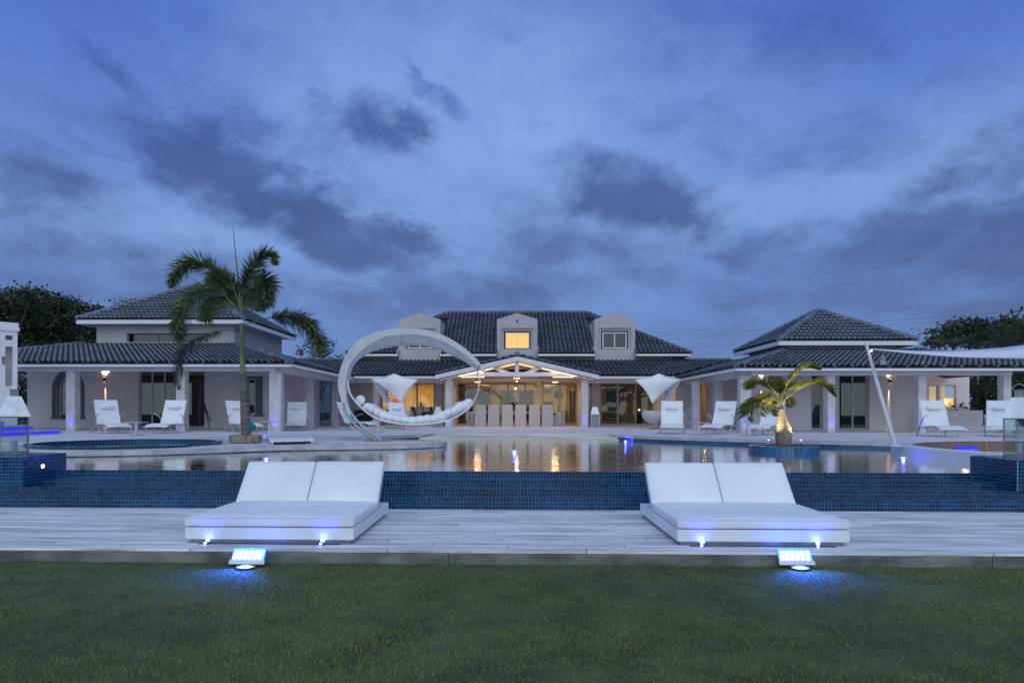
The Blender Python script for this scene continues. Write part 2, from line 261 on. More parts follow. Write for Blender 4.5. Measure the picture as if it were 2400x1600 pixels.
# ------------------------------------------------------------------ mesh helpers
class MB:
    def __init__(s): s.v = []; s.f = []; s.uv = {}; s.smooth = False
    def add(s, vs, fs):
        o = len(s.v); s.v += [tuple(p) for p in vs]; s.f += [tuple(i + o for i in f) for f in fs]; return s
    def box(s, x0, x1, y0, y1, z0, z1, mtx=None, bev=0):
        if bev:
            b = bev; vs = []; idx = {}
            for sx in (0, 1):
                for sy in (0, 1):
                    for sz in (0, 1):
                        c = ((x0, x1)[sx], (y0, y1)[sy], (z0, z1)[sz]); q = [(b, -b)[k] for k in (sx, sy, sz)]
                        for ax in range(3):
                            p = list(c)
                            for k in range(3):
                                if k != ax: p[k] += q[k]
                            idx[(sx, sy, sz, ax)] = len(vs); vs.append(p)
            fs = []
            for ax in range(3):
                a1, a2 = [k for k in range(3) if k != ax]
                for sd in (0, 1):
                    f = []
                    for (i, j) in ((0, 0), (1, 0), (1, 1), (0, 1)):
                        k = [0, 0, 0]; k[ax] = sd; k[a1] = i; k[a2] = j; f.append(idx[(*k, ax)])
                    fs.append(f)
                for i in (0, 1):
                    for j in (0, 1):
                        k0 = [0, 0, 0]; k0[a1] = i; k0[a2] = j; k0[ax] = 0; k1 = list(k0); k1[ax] = 1
                        fs.append([idx[(*k0, a1)], idx[(*k1, a1)], idx[(*k1, a2)], idx[(*k0, a2)]])
            for sx in (0, 1):
                for sy in (0, 1):
                    for sz in (0, 1): fs.append([idx[(sx, sy, sz, a)] for a in range(3)])
        else:
            vs = [(x, y, z) for x in (x0, x1) for y in (y0, y1) for z in (z0, z1)]
            fs = [(0, 1, 3, 2), (4, 6, 7, 5), (0, 4, 5, 1), (2, 3, 7, 6), (0, 2, 6, 4), (1, 5, 7, 3)]
        if mtx: vs = [tuple(mtx @ Vector(p)) for p in vs]
        return s.add(vs, fs)
    def prism(s, pts, vec):
        n = len(pts); vec = Vector(vec); a = [Vector(p) for p in pts]; b = [p + vec for p in a]
        return s.add(a + b, [tuple(range(n))[::-1], tuple(range(n, 2 * n))] + [(i, (i + 1) % n, (i + 1) % n + n, i + n) for i in range(n)])
    def tube(s, pts, r, seg=8, caps=True, flat=1.0):
        pts = [Vector(p) for p in pts]; n = len(pts); rs = r if isinstance(r, (list, tuple)) else [r] * n
        vs = []; prev = None
        for i, p in enumerate(pts):
            t = (pts[min(i + 1, n - 1)] - pts[max(i - 1, 0)]).normalized()
            if prev is None:
                a = Vector((0, 0, 1)) if abs(t.z) < .9 else Vector((0, 1, 0)); u = t.cross(a).normalized()
            else: u = (prev - t * prev.dot(t)).normalized()
            prev = u; w = t.cross(u)
            for k in range(seg):
                an = 2 * math.pi * k / seg; vs.append(p + u * (rs[i] * math.cos(an)) + w * (rs[i] * flat * math.sin(an)))
        fs = [(i * seg + k, i * seg + (k + 1) % seg, (i + 1) * seg + (k + 1) % seg, (i + 1) * seg + k) for i in range(n - 1) for k in range(seg)]
        if caps: fs += [tuple(range(seg))[::-1], tuple((n - 1) * seg + k for k in range(seg))]
        return s.add(vs, fs)
    def lathe(s, prof, c=(0, 0, 0), seg=24, sx=1, sy=1):
        vs = [(c[0] + r * sx * math.cos(2 * math.pi * k / seg), c[1] + r * sy * math.sin(2 * math.pi * k / seg), c[2] + z) for r, z in prof for k in range(seg)]
        n = len(prof); fs = [(i * seg + k, i * seg + (k + 1) % seg, (i + 1) * seg + (k + 1) % seg, (i + 1) * seg + k) for i in range(n - 1) for k in range(seg)]
        fs += [tuple(range(seg))[::-1], tuple((n - 1) * seg + k for k in range(seg))]
        return s.add(vs, fs)
    def ball(s, c, rx, ry, rz, seg=12, rings=7, mtx=None):
        prof = [(math.sin(math.pi * i / rings), -math.cos(math.pi * i / rings)) for i in range(rings + 1)]
        vs = []
        for r, z in prof:
            for k in range(seg):
                a = 2 * math.pi * k / seg; p = Vector((rx * r * math.cos(a), ry * r * math.sin(a), rz * z))
                if mtx: p = mtx @ p
                vs.append(Vector(c) + p)
        fs = [(i * seg + k, i * seg + (k + 1) % seg, (i + 1) * seg + (k + 1) % seg, (i + 1) * seg + k) for i in range(rings) for k in range(seg)]
        return s.add(vs, fs)
    def slab(s, poly, z0, z1, holes=()):
        loops = [[Vector((x, y, 0)) for x, y in poly]] + [[Vector((x, y, 0)) for x, y in h] for h in holes]
        flat = [p for lp in loops for p in lp]; tri = tessellate_polygon(loops)
        n = len(flat); vs = [(p.x, p.y, z1) for p in flat] + [(p.x, p.y, z0) for p in flat]
        fs = [tuple(t) for t in tri]; o = 0
        for lp in loops:
            k = len(lp); fs += [(o + i, o + (i + 1) % k, n + o + (i + 1) % k, n + o + i) for i in range(k)]; o += k
        return s.add(vs, fs)
    def ribbon(s, pl, z0, z1, closed=False):        # upright band with uv in metres
        pts = list(pl) + ([pl[0]] if closed else []); u = 0
        for a, b in zip(pts[:-1], pts[1:]):
            d = math.hypot(b[0] - a[0], b[1] - a[1]); o = len(s.f)
            s.add([(a[0], a[1], z0), (b[0], b[1], z0), (b[0], b[1], z1), (a[0], a[1], z1)], [(0, 1, 2, 3)])
            s.uv[o] = ((u, z0), (u + d, z0), (u + d, z1), (u, z1)); u += d
        return s
    def build(s, name, mat, parent=None, smooth=None, mats=None, mi=None):
        o_ = Vector((0, 0, 0)) if parent is None else Vector(parent.get('_o', (0, 0, 0)))
        me = bpy.data.meshes.new(name); vs = [(p[0] - o_.x, p[1] - o_.y, p[2] - o_.z) for p in s.v]
        me.from_pydata(vs, [], s.f); me.materials.append(mat)
        for q in mats or (): me.materials.append(q)
        if mi: me.polygons.foreach_set('material_index', mi)
        if s.uv:
            ul = me.uv_layers.new(name='UVMap')
            for fi, co in s.uv.items():
                for li, c in zip(me.polygons[fi].loop_indices, co): ul.data[li].uv = c
        if (s.smooth if smooth is None else smooth): me.polygons.foreach_set('use_smooth', [True] * len(me.polygons))
        me.validate(); me.update()
        import bmesh
        if len(s.f) < 60000:
            bm = bmesh.new(); bm.from_mesh(me); bmesh.ops.recalc_face_normals(bm, faces=bm.faces); bm.to_mesh(me); bm.free()
        ob = bpy.data.objects.new(name, me); COL.objects.link(ob)
        if parent is not None: ob.parent = parent; ob['_o'] = tuple(o_)
        else: ob['_o'] = (0.0, 0.0, 0.0)
        return ob
def tag(o, label=None, cat=None, group=None, kind=None):
    for k, v in (('label', label), ('category', cat), ('group', group), ('kind', kind)):
        if v: o[k] = v
    return o
def thing(name, label, cat, loc=(0, 0, 0), rz=0, group=None):
    o = bpy.data.objects.new(name, None); COL.objects.link(o); o.location = loc; o.rotation_euler = (0, 0, rz); o.empty_display_size = .1
    o['_o'] = tuple(float(q) for q in loc); return tag(o, label, cat, group)
def struct(name, mb, mat, **kw): o = mb.build(name, mat, **kw); o['kind'] = 'structure'; return o
def kids(o): return [c for c in KIDMAP.get(o.name, [])]
def dup(root, loc, rz=0, label=None, group=None, scale=1):
    fam = [o for o in COL.objects if o.parent]; km = {}
    for o in fam: km.setdefault(o.parent.name, []).append(o)
    def cp(o, par):
        c = o.copy(); COL.objects.link(c)
        if par is not None: c.parent = par
        for k in km.get(o.name, []): cp(k, c)
        return c
    r = cp(root, None); r.location = loc; r.rotation_euler = (0, 0, rz); r.scale = (scale,) * 3
    if label: r['label'] = label
    if group: r['group'] = group
    return r
def light(name, kind, loc, energy, color, parent=None, direction=None, size=.05, spot=60, blend=.3):
    d = bpy.data.lights.new(name, kind); d.energy = energy; d.color = color
    if kind == 'AREA': d.size = size
    else: d.shadow_soft_size = size
    if kind == 'SPOT': d.spot_size = R(spot); d.spot_blend = blend
    o = bpy.data.objects.new(name, d); COL.objects.link(o)
    po = Vector(parent.get('_o', (0, 0, 0))) if parent is not None else Vector((0, 0, 0))
    o.location = Vector(loc) - po
    if parent is not None: o.parent = parent
    if direction is not None: o.rotation_euler = Vector(direction).to_track_quat('-Z', 'Y').to_euler()
    return o
def crom(pts, k=8, closed=False):
    P = [Vector(p) for p in pts]; n = len(P); out = []
    rng_ = range(n) if closed else range(n - 1)
    for i in rng_:
        g = (lambda j: P[j % n]) if closed else (lambda j: P[max(0, min(n - 1, j))])
        a, b, c, d = g(i - 1), g(i), g(i + 1), g(i + 2)
        for t in range(k):
            t /= k; out.append(.5 * ((2 * b) + (c - a) * t + (2 * a - 5 * b + 4 * c - d) * t * t + (3 * b - 3 * c + d - a) * t ** 3))
    if not closed: out.append(P[-1])
    return out
def resample(pl, step):
    P = [Vector(p) for p in pl]; out = [P[0]]; acc = 0
    for a, b in zip(P[:-1], P[1:]):
        d = (b - a).length; t = step - acc
        while t <= d: out.append(a + (b - a) * (t / d)); t += step
        acc = (acc + d) % step
    return out
# ================================================================== SETTING
ZD, ZW, ZPN, ZP = 0.0, 0.435, 0.545, 0.60
def pz(lst, z): return [Vector((*gz(u, v, z), 0)) for u, v in lst]
patio_edge_L = crom(pz([(470, 1029), (560, 1028), (740, 1026), (850, 1024), (950, 1020), (1033, 1015.5)], ZP), 6)
patio_edge_R = crom(pz([(1420, 1017), (1500, 1021.5), (1600, 1025), (1760, 1029.5), (1940, 1034), (2098, 1037.5)], ZP), 6)
JC, JR = Vector((-9.25, 16.35, 0)), 2.12           # round spa
LC, LR = Vector((13.3, 13.8, 0)), 5.0              # sunken lounge
arcJ = [JC + Vector((math.cos(a), math.sin(a), 0)) * (JR + .02) for a in np.linspace(R(180), R(48), 16)]
aR = math.atan2(patio_edge_R[-1].y - LC.y, patio_edge_R[-1].x - LC.x)
arcL = [LC + Vector((math.cos(a), math.sin(a), 0)) * (LR + .012) for a in np.linspace(aR, 0, 22)]
front = [Vector((-45, 16.35, 0))] + arcJ + patio_edge_L + patio_edge_R + arcL + [Vector((45, 13.8, 0))]
outline = [(p.x, p.y) for p in front] + [(45, 62), (-45, 62)]
mb = MB(); mb.slab(outline, -.95, ZP)
patio = struct('patio', mb, M['paving'])
tag(patio, 'pale limestone pool terrace under the loungers')
# ground and hidden soil
g = MB(); Z0 = -.16
g.add([(-900, -300, Z0), (900, -300, Z0), (900, 6.62, Z0), (-900, 6.62, Z0)], [(0, 1, 2, 3)])
g.add([(-900, 6.62, Z0), (-20, 6.62, Z0), (-20, 62, Z0), (-900, 62, Z0)], [(0, 1, 2, 3)])
g.add([(25, 6.62, Z0), (900, 6.62, Z0), (900, 62, Z0), (25, 62, Z0)], [(0, 1, 2, 3)])
g.add([(-900, 61.9, Z0), (900, 61.9, Z0), (900, 1200, Z0), (-900, 1200, Z0)], [(0, 1, 2, 3)])
struct('ground', g, M['ground'])
g = MB(); g.add([(-30, -6, -.135), (30, -6, -.135), (30, 6.6, -.135), (-30, 6.6, -.135)], [(0, 1, 2, 3)])
struct('lawn', g, M['grass_base'])
# grass blades
def make_grass():
    n = 460000
    x = rng.uniform(-9, 9, n); y = 6.60 - (rng.random(n) ** .8) * 4.4
    pn = np.sin(x * 1.7 + 1.3 * np.sin(y * 2.1)) * np.sin(y * 2.9 + x * .6) ; fine = np.sin(x * 9 + 3 * np.sin(y * 7)) * np.sin(y * 13 + 2 * np.sin(x * 5))
    h = (.017 + .005 * pn + .003 * fine + rng.normal(0, .004, n)).clip(.007, .04); h *= np.where(rng.random(n) < .01, 1.7, 1)
    near = ((y > 6.54)).astype(float); h *= 1 + .35 * near
    a = rng.uniform(0, 2 * np.pi, n); w = .0014 + .0010 * rng.random(n); la = rng.uniform(0, 2 * np.pi, n); le = h * rng.uniform(.1, .9, n)
    z0 = -.135
    v = np.zeros((n, 3, 3), np.float32)
    v[:, 0] = np.stack([x - w * np.cos(a), y - w * np.sin(a), np.full(n, z0)], 1)
    v[:, 1] = np.stack([x + w * np.cos(a), y + w * np.sin(a), np.full(n, z0)], 1)
    v[:, 2] = np.stack([x + le * np.cos(la), np.minimum(y + le * np.sin(la), 6.6), z0 + h], 1)
    me = bpy.data.meshes.new('grass'); me.vertices.add(n * 3); me.vertices.foreach_set('co', v.ravel())
    me.loops.add(n * 3); me.loops.foreach_set('vertex_index', np.arange(n * 3, dtype=np.int32)); me.polygons.add(n)
    me.polygons.foreach_set('loop_start', np.arange(0, n * 3, 3, dtype=np.int32))
    ca = me.color_attributes.new('tone', 'FLOAT_COLOR', 'CORNER')
    pn2 = np.sin(x * .55 + 2 * np.sin(y * .8 + 1)) * np.sin(y * 1.25 + 1.5 * np.sin(x * .7)); t = (.48 + .16 * pn + .22 * pn2 + .12 * fine + rng.normal(0, .2, n)).clip(0, 1); dry = (rng.random(n) < .03)
    c = np.stack([.120 + .135 * t, .160 + .145 * t, .036 + .046 * t, np.ones(n)], 1); c[dry] = (.34, .34, .17, 1)
    ca.data.foreach_set('color', np.repeat(c, 3, 0).astype(np.float32).ravel())
    me.update()
    m, tr, b = newmat('grass_blade'); at = tr.nodes.new('ShaderNodeAttribute'); at.attribute_name = 'tone'
    tr.links.new(at.outputs[0], b.inputs['Base Color']); b.inputs['Roughness'].default_value = .65; b.inputs['Specular IOR Level'].default_value = .25
    me.materials.append(m); o = bpy.data.objects.new('grass', me); COL.objects.link(o)
    tag(o, 'short clipped green lawn in front of the deck', 'grass', kind='stuff')
make_grass()
# front deck: concrete base with bleached boards
FY0, FY1 = 6.62, 9.40
d = MB(); d.box(-11, 12, FY0 + .015, FY1, -.30, -.028); deck = struct('front_deck', d, M['concrete'])
tag(deck, 'bleached timber deck carrying the two white daybeds')
pw = (FY1 - FY0) / 21; pl_len = 1.94
pmesh = {}
for r in range(21):
    y0 = FY0 + r * pw
    off = (r % 3) * .62 + (r * 37 % 5) * .07
    x = -10.9 - off
    while x < 11.9:
        xa, xb = max(x, -11), min(x + pl_len, 12)
        if xb - xa > .2:
            key = round(xb - xa, 2)
            if key not in pmesh:
                q = MB(); q.box(.005, xb - xa - .005, .0065, pw - .0065, -.028, 0, bev=.004)
                pmesh[key] = q.build('plank', M['plank'], deck); o = pmesh[key]
            else:
                o = pmesh[key].copy(); COL.objects.link(o)
            o.location = (xa, y0, random.uniform(-.002, .002)); o.rotation_euler = (0, random.uniform(-.0006, .0006), 0)
        x += pl_len
# fascia of board on the lawn side
q = MB()
x = -11
while x < 12:
    w_ = 5.2; q.box(x + .004, min(x + w_, 12) - .004, FY0, FY0 + .014, -.14, -.034, bev=.003); x += w_
o = q.build('fascia', M['concrete'], deck)
# tiled overflow steps
RY = [9.44, 9.76, 10.15, 10.48]; RZ = [0, .15, .24, .335, .435]
XL, XR = -12.0, 12.4
b_ = MB()
for k in range(4):
    b_.box(XL, XR, RY[k] + .004, 10.70, -.4 if k == 0 else RZ[k] - .01, RZ[k + 1] - .004)
steps = struct('overflow_steps', b_, M['grout'], )
tag(steps, 'four blue mosaic overflow steps below the pool edge')
def tile_faces(lst):       # joined raised tiles: lst of (origin, ax, ay, n, cell_w, cell_h, nx, ny)
    V, F = [], []
    for (o, ax, ay, nr, cw, ch, nx, ny) in lst:
        o, ax, ay, nr = Vector(o), Vector(ax), Vector(ay), Vector(nr)
        for i in range(nx):
            for j in range(ny):
                g_ = .0022; k = len(V); e = random.uniform(.0002, .0022); tl = random.uniform(-.0009, .0009); t2 = random.uniform(-.0009, .0009)
                for (a, bq) in ((g_, g_), (cw - g_, g_), (cw - g_, ch - g_), (g_, ch - g_)):
                    p = o + ax * (i * cw + a) + ay * (j * ch + bq); V.append(p)
                for (a, bq, s) in ((g_ + .002, g_ + .002, tl), (cw - g_ - .002, g_ + .002, -t2), (cw - g_ - .002, ch - g_ - .002, -tl), (g_ + .002, ch - g_ - .002, t2)):
                    p = o + ax * (i * cw + a) + ay * (j * ch + bq) + nr * (.0035 + e + s); V.append(p)
                F += [(k + 4, k + 5, k + 6, k + 7), (k, k + 1, k + 5, k + 4), (k + 1, k + 2, k + 6, k + 5), (k + 2, k + 3, k + 7, k + 6), (k + 3, k, k + 4, k + 7)]
    m_ = MB(); m_.v = [tuple(p) for p in V]; m_.f = F; return m_
cw = .05; nx = 488; X0 = -12.0
lst = []
for k in range(4):
    h = RZ[k + 1] - RZ[k]; nr = max(1, round(h / .05)) if k == 0 else 2
    lst.append(((X0, RY[k] + .004, RZ[k]), (1, 0, 0), (0, 0, 1), (0, -1, 0), cw, h / nr, nx, nr))
    if k < 3:
        dep = RY[k + 1] - RY[k]; nt_ = round(dep / .05); lst.append(((X0, RY[k] + .006, RZ[k + 1] - .004), (1, 0, 0), (0, 1, 0), (0, 0, 1), cw, (dep - .004) / nt_, nx, nt_))
tl = tile_faces(lst).build('mosaic_tiles', M['mos'], steps); tl['kind'] = 'stuff'
# thin wet film of the overflow lies on the top edge; the pool water
wt = MB(); nxw, nyw = 2, 2
wt.add([(XL, 10.485, ZW), (24, 10.485, ZW), (24, 26, ZW), (XL, 26, ZW)], [(0, 1, 2, 3)])
water = struct('pool_water', wt, M['water']); tag(water, 'still blue infinity pool water reflecting the house')
# basin
bs = MB(); bs.add([(-20, 10.7, -.9), (25, 10.7, -.9), (25, 27, -.9), (-20, 27, -.9)], [(0, 1, 2, 3)])
bs.uv[0] = ((-20, 10.7), (25, 10.7), (25, 27), (-20, 27))
struct('pool_floor', bs, M['mosuv'])
pen_front = crom(pz([(-350, 1061), (-150, 1059.5), (145, 1058), (250, 1057), (357, 1055), (485, 1051.5), (600, 1047.5), (700, 1045), (800, 1044), (900, 1043), (977, 1041), (1030, 1038.5), (1047, 1036)], ZPN), 6)
pen_back = crom(pz([(1047, 1036), (1035, 1033), (1000, 1031), (940, 1029.5), (880, 1028.3), (840, 1026.5)], ZPN), 5)
pen_front[0].x = -45
ppoly = [(p.x, p.y) for p in pen_front] + [(p.x, p.y) for p in pen_back[1:]] + [(-6, 20.5), (-45, 20.5)]
def circ(c, r, n=48): return [(c.x + r * math.cos(2 * math.pi * i / n), c.y + r * math.sin(2 * math.pi * i / n)) for i in range(n)]
mb = MB(); mb.slab(ppoly, -.92, ZPN - .012, holes=[circ(JC, JR - .14)])
pen = struct('pool_peninsula', mb, M['paving']); tag(pen, 'curved paved peninsula reaching into the pool under the swing')
# tiled wall bands along all pool walls (real wall faces, 4 mm proud)
def offs(pl, d):
    out = []
    for i, p in enumerate(pl):
        t = (pl[min(i + 1, len(pl) - 1)] - pl[max(i - 1, 0)]).normalized(); out.append(p + Vector((t.y, -t.x, 0)) * d)
    return out
pfull = pen_front + pen_back[1:]
rb = MB(); rb.ribbon(offs(pfull, .006), -.9, ZPN - .095); tag(struct('pool_wall', rb, M['mosuv']), 'blue mosaic pool wall below the peninsula coping')
rb = MB(); rb.ribbon(offs(patio_edge_L, .006), -.9, ZP - .085); rb.ribbon(offs(patio_edge_R + arcL[:4], .006), -.9, ZP - .085)
tag(struct('pool_wall', rb, M['mosuv']), 'blue mosaic pool wall below the terrace coping')
# coping stones
def copings(pl, parent, z, th, step, depth=.34, over=.03, name='coping_stone', lim=(-20, 30)):
    pts = resample(pl, step)
    for i in range(len(pts) - 1):
        a, b = pts[i], pts[i + 1]
        if a.x < lim[0] or a.x > lim[1]: continue
        t0 = (pts[min(i + 1, len(pts) - 1)] - pts[max(i - 1, 0)]).normalized(); t1 = (pts[min(i + 2, len(pts) - 1)] - pts[i]).normalized()
        n0, n1 = Vector((t0.y, -t0.x, 0)), Vector((t1.y, -t1.x, 0)); e = (b - a).normalized() * .004
        q = MB(); P = [a + e + n0 * over, b - e + n1 * over, b - e - n1 * depth, a + e - n0 * depth]
        q.prism([(p.x, p.y, z - th) for p in P], (0, 0, th)); q.build(name, M['coping'], parent)
copings(pfull, pen, ZPN + .004, .088, .62, lim=(-16, 30))
copings(patio_edge_L, patio, ZP + .006, .085, .62)
copings(patio_edge_R, patio, ZP + .006, .085, .62)
# boards behind the peninsula coping
pp = resample(pfull, .152); 
for i in range(len(pp) - 1):
    a, b = pp[i], pp[i + 1]
    ua = 1196 + 1600 * a.x / a.y
    if ua < 470 or a.x > -.2 or i > len(pp) - 12: continue
    if (b - a).x < .06: continue
    t = (b - a).normalized(); n = Vector((t.y, -t.x, 0)); e = t * .004; dp = 1.3 if (ua < 830 or ua > 960) else 1.1
    dp = min(dp, 1.3 if ua < 940 else max(.3, (1046 - ua) / 106 * 1.1))
    if a.x < -6.9: dp = 1.0
    q = MB(); P = [a + e - n * .35, b - e - n * .35, b - e - n * (.35 + dp), a + e - n * (.35 + dp)]
    q.prism([(p.x, p.y, ZPN - .012) for p in P], (0, 0, .012 + random.uniform(-.002, .002))); q.build('paving_board', M['plank2'], pen)
# entry slope of sandy finish
bm_ = MB(); nxs, nys = 40, 18
Lp, Rp = patio_edge_L[-1], patio_edge_R[0]
# the rear line curves a little; the front spreads wider
LB = [Vector((*gz(u, v, z), z)) for u, v, z in ((1033, 1015.5, ZP - .006), (1005, 1022, .54), (978, 1030, .45))] + [Vector((-2.9, 18.4, -.15)), Vector((-2.6, 15.5, -.6))]
RB = [Vector((*gz(u, v, z), z)) for u, v, z in ((1420, 1017, ZP - .006), (1436, 1024, .52), (1452, 1031, .44))] + [Vector((3.6, 18.6, -.15)), Vector((3.4, 15.5, -.6))]
LBc, RBc = crom(LB, 6), crom(RB, 6); rows = len(LBc)
for j in range(rows):
    for i in range(nxs + 1):
        s = i / nxs; p = LBc[j].lerp(RBc[j], s)
        bow = math.sin(math.pi * s); p = p + Vector((0, .55 * bow * (1 - j / rows) if j else .55 * bow, 0))
        p.z += .012 * math.sin(p.x * 2.3 + math.sin(p.y * 1.9) * 1.6) * (1 if j > 1 else 0)
        bm_.v.append(tuple(p))
for j in range(rows - 1):
    for i in range(nxs): a = j * (nxs + 1) + i; bm_.f.append((a, a + 1, a + nxs + 2, a + nxs + 1))
slope = struct('beach_entry', bm_, M['sand'], smooth=True); tag(slope, 'pale sandy beach entry sloping from the terrace into the pool')
# terrace lip between the two copings, behind the slope
q = MB(); lip = [Lp.lerp(Rp, s / 24) + Vector((0, .56 * math.sin(math.pi * s / 24), 0)) for s in range(25)]
# fill so that the slab edge follows the bow
q.slab([(p.x, p.y) for p in lip] + [(Rp.x, Rp.y - .001), (Lp.x, Lp.y - .001)], ZP - .5, ZP - .02)
# round spa
ring = MB(); prof = [(JR - .14, -.6), (JR - .14, ZP - .004), (JR, ZP - .004), (JR, ZPN - .02)]
sg = 72
def ringwall(r, z0, z1, c, n=96, name='x', mat='mosuv2', parent=None):
    m_ = MB(); m_.ribbon([(c.x + r * math.cos(2 * math.pi * i / n), c.y + r * math.sin(2 * math.pi * i / n)) for i in range(n)], z0, z1, closed=True); return m_
spa = thing('round_spa', 'round spa pool with blue mosaic rim set in the paving on the left', 'spa pool', (JC.x, JC.y, ZPN))
ringwall(JR, ZPN - .02, ZP + .002, JC).build('outer_wall', M['mosuv2'], spa)
ringwall(JR - .16, -.4, ZP + .002, JC).build('inner_wall', M['mosuv2'], spa)
m_ = MB(); n = 96
for i in range(n):
    a0, a1 = 2 * math.pi * i / n, 2 * math.pi * (i + 1) / n; k = len(m_.f)
    P = [(JC.x + r * math.cos(a), JC.y + r * math.sin(a), ZP + .002) for r, a in ((JR - .16, a0), (JR, a0), (JR, a1), (JR - .16, a1))]
    m_.add(P, [(0, 1, 2, 3)]); s0, s1 = a0 * JR, a1 * JR; m_.uv[k] = ((s0, 0), (s0, .16), (s1, .16), (s1, 0))
m_.build('rim', M['mosuv2'], spa)
m_ = MB(); m_.add([(JC.x + (JR - .17) * math.cos(2 * math.pi * i / 48), JC.y + (JR - .17) * math.sin(2 * math.pi * i / 48), .43) for i in range(48)], [tuple(range(48))]); m_.build('water_surface', M['water'], spa)
m_ = MB(); m_.slab(circ(JC, JR - .15), -.42, -.4); m_.build('spa_floor', M['grout'], spa)
for u, v in ((453, 1039.5), (462.5, 1038.5)):
    x_, y_ = gz(u, v, .47); m_ = MB(); m_.ball((x_, y_, .455), .055, .055, .035); tag(m_.build('floating_ball', M['white'], smooth=True), 'small white ball floating in the round spa, %s one' % ('left' if u < 460 else 'right'), 'ball', 'white balls in the spa')
# sunken lounge ring on the right
def annulus(c, r0, r1, z0, z1, n=120):
    m_ = MB(); prof = [(r0, z0), (r1, z0), (r1, z1), (r0, z1)]
    for i in range(n):
        a = 2 * math.pi * i / n
        for r, z in prof: m_.v.append((c.x + r * math.cos(a), c.y + r * math.sin(a), z))
    for i in range(n):
        for k in range(4): a, b = i * 4, ((i + 1) % n) * 4; m_.f.append((a + k, a + (k + 1) % 4, b + (k + 1) % 4, b + k))
    return m_
lounge = thing('sunken_lounge', 'round white-rimmed sunken seating pit with brown cladding set in the pool', 'seating pit', (LC.x, LC.y, .1))
annulus(LC, LR - .42, LR, -.9, .625).build('rim', M['white'], lounge)
annulus(LC, LR - .47, LR - .425, .12, .605).build('cladding', M['woodclad'], lounge)
m_ = MB(); m_.slab(circ(LC, LR - .44), .05, .12); m_.build('pit_floor', M['plank2'], lounge)
# inner lower rim step and a blue strip on the far side
m_ = MB(); aa = np.linspace(R(100), R(128), 14)
P = [(LC.x + (LR - .50) * math.cos(a), LC.y + (LR - .50) * math.sin(a)) for a in aa]
xs0, xs1 = gz(2240, 1050, .55)[0], gz(2292, 1052, .5)[0]
def ray_circle(u, v, r):
    dx, dy, _ = ray(u, v); A = dx * dx + dy * dy; B = -2 * (dx * LC.x + dy * LC.y); C_ = LC.x ** 2 + LC.y ** 2 - r * r
    t = (-B + math.sqrt(B * B - 4 * A * C_)) / (2 * A); return dx * t, dy * t, EYE + ray(u, v)[2] * t
pts = [ray_circle(u, 1052, LR - .50) for u in np.linspace(2240, 2292, 8)]
m_.ribbon([(p[0], p[1]) for p in pts], pts[0][2] - .10, pts[0][2] + .05); m_.build('blue_strip', M['blued'], lounge)
light('strip_light', 'POINT', (pts[3][0] - .1, pts[3][1] - .4, pts[3][2] - .02), 2, (.02, .02, 1), lounge, size=.15)
# tiled corner plinths carrying the big lanterns
def plinth(x0, x1, y0, y1, zt, label):
    t_ = thing('tiled_plinth', label, 'plinth', ((x0 + x1) / 2, y0, .1))
    m_ = MB(); m_.box(x0, x1, y0, y1, .05, zt - .006); m_.build('core', M['grout'], t_)
    l2 = []; c_ = .05
    nx_ = int((x1 - x0) / c_); ny_ = int((y1 - y0) / c_); nz_ = int(round((zt - .15) / c_))
    l2.append(((x1 - nx_ * c_, y0, zt - .006 - nz_ * c_), (1, 0, 0), (0, 0, 1), (0, -1, 0), c_, c_, nx_, nz_))
    sx = x1 if x1 < 0 else x0; l2.append(((sx, y0, zt - .006 - nz_ * c_), (0, 1, 0), (0, 0, 1), (1 if x1 < 0 else -1, 0, 0), (y1 - y0) / ny_, c_, ny_, nz_))
    l2.append(((x1 - nx_ * c_, y0, zt - .006), (1, 0, 0), (0, 1, 0), (0, 0, 1), c_, (y1 - y0) / ny_, nx_, ny_))
    o_ = tile_faces(l2).build('mosaic_tiles', M['mos'], t_); o_['kind'] = 'stuff'; return t_
PXL, PXR = -7.1, gx(2275, 10.75, 1068)
pl1 = plinth(-12.0, PXL, 9.78, 10.76, .685, 'blue mosaic plinth at the left end of the steps, carrying a lantern')
pl2 = plinth(PXR, 12.4, 9.78, 10.76, .685, 'dark blue mosaic plinth at the right end of the steps, carrying a lantern')
# amber side lamp in the left plinth
m_ = MB(); yl = 10.2; zl = gh(99, 1092, 10.2); m_.tube([(PXL - .01, yl, zl), (PXL + .012, yl, zl)], .028, 16); t_ = m_.build('wall_lamp', M['warm']); tag(t_, 'small round amber lamp set in the side of the left tiled plinth', 'lamp')
# lit stairs on the far left
A = Vector((*gz(-90, 1027, ZP), 0)); B = Vector((*gz(147, 1016.5, ZP), 0)); dS = (B - A).normalized(); nS = Vector((-dS.y, dS.x, 0))
stair = thing('garden_stairs', 'three pale steps with glowing blue strips under their nosings', 'stairs', (A.x, A.y, ZP))
tops = []
for k in range(3):
    b2 = B - dS * (.75 * k) + nS * (.38 * k); a2 = A - dS * 6 + nS * (.38 * k); z0 = ZP + .145 * k
    P = [a2 + nS * .05, b2 + nS * .05, b2 + nS * 3, a2 + nS * 3]
    m_ = MB(); m_.prism([(p.x, p.y, z0 + .002) for p in P], (0, 0, .11)); m_.build('riser', M['stucco'], stair)
    P = [a2, b2, b2 + nS * 3, a2 + nS * 3]; m_ = MB(); m_.prism([(p.x, p.y, z0 + .112) for p in P], (0, 0, .033)); tr_ = m_.build('tread', M['coping'], stair)
    P = [a2 + nS * .034, b2 - dS * .06 + nS * .034, b2 - dS * .06 + nS * .048, a2 + nS * .048]; m_ = MB(); m_.prism([(p.x, p.y, z0 + .042) for p in P], (0, 0, .055)); m_.build('blue_strip', M['blued'], stair)
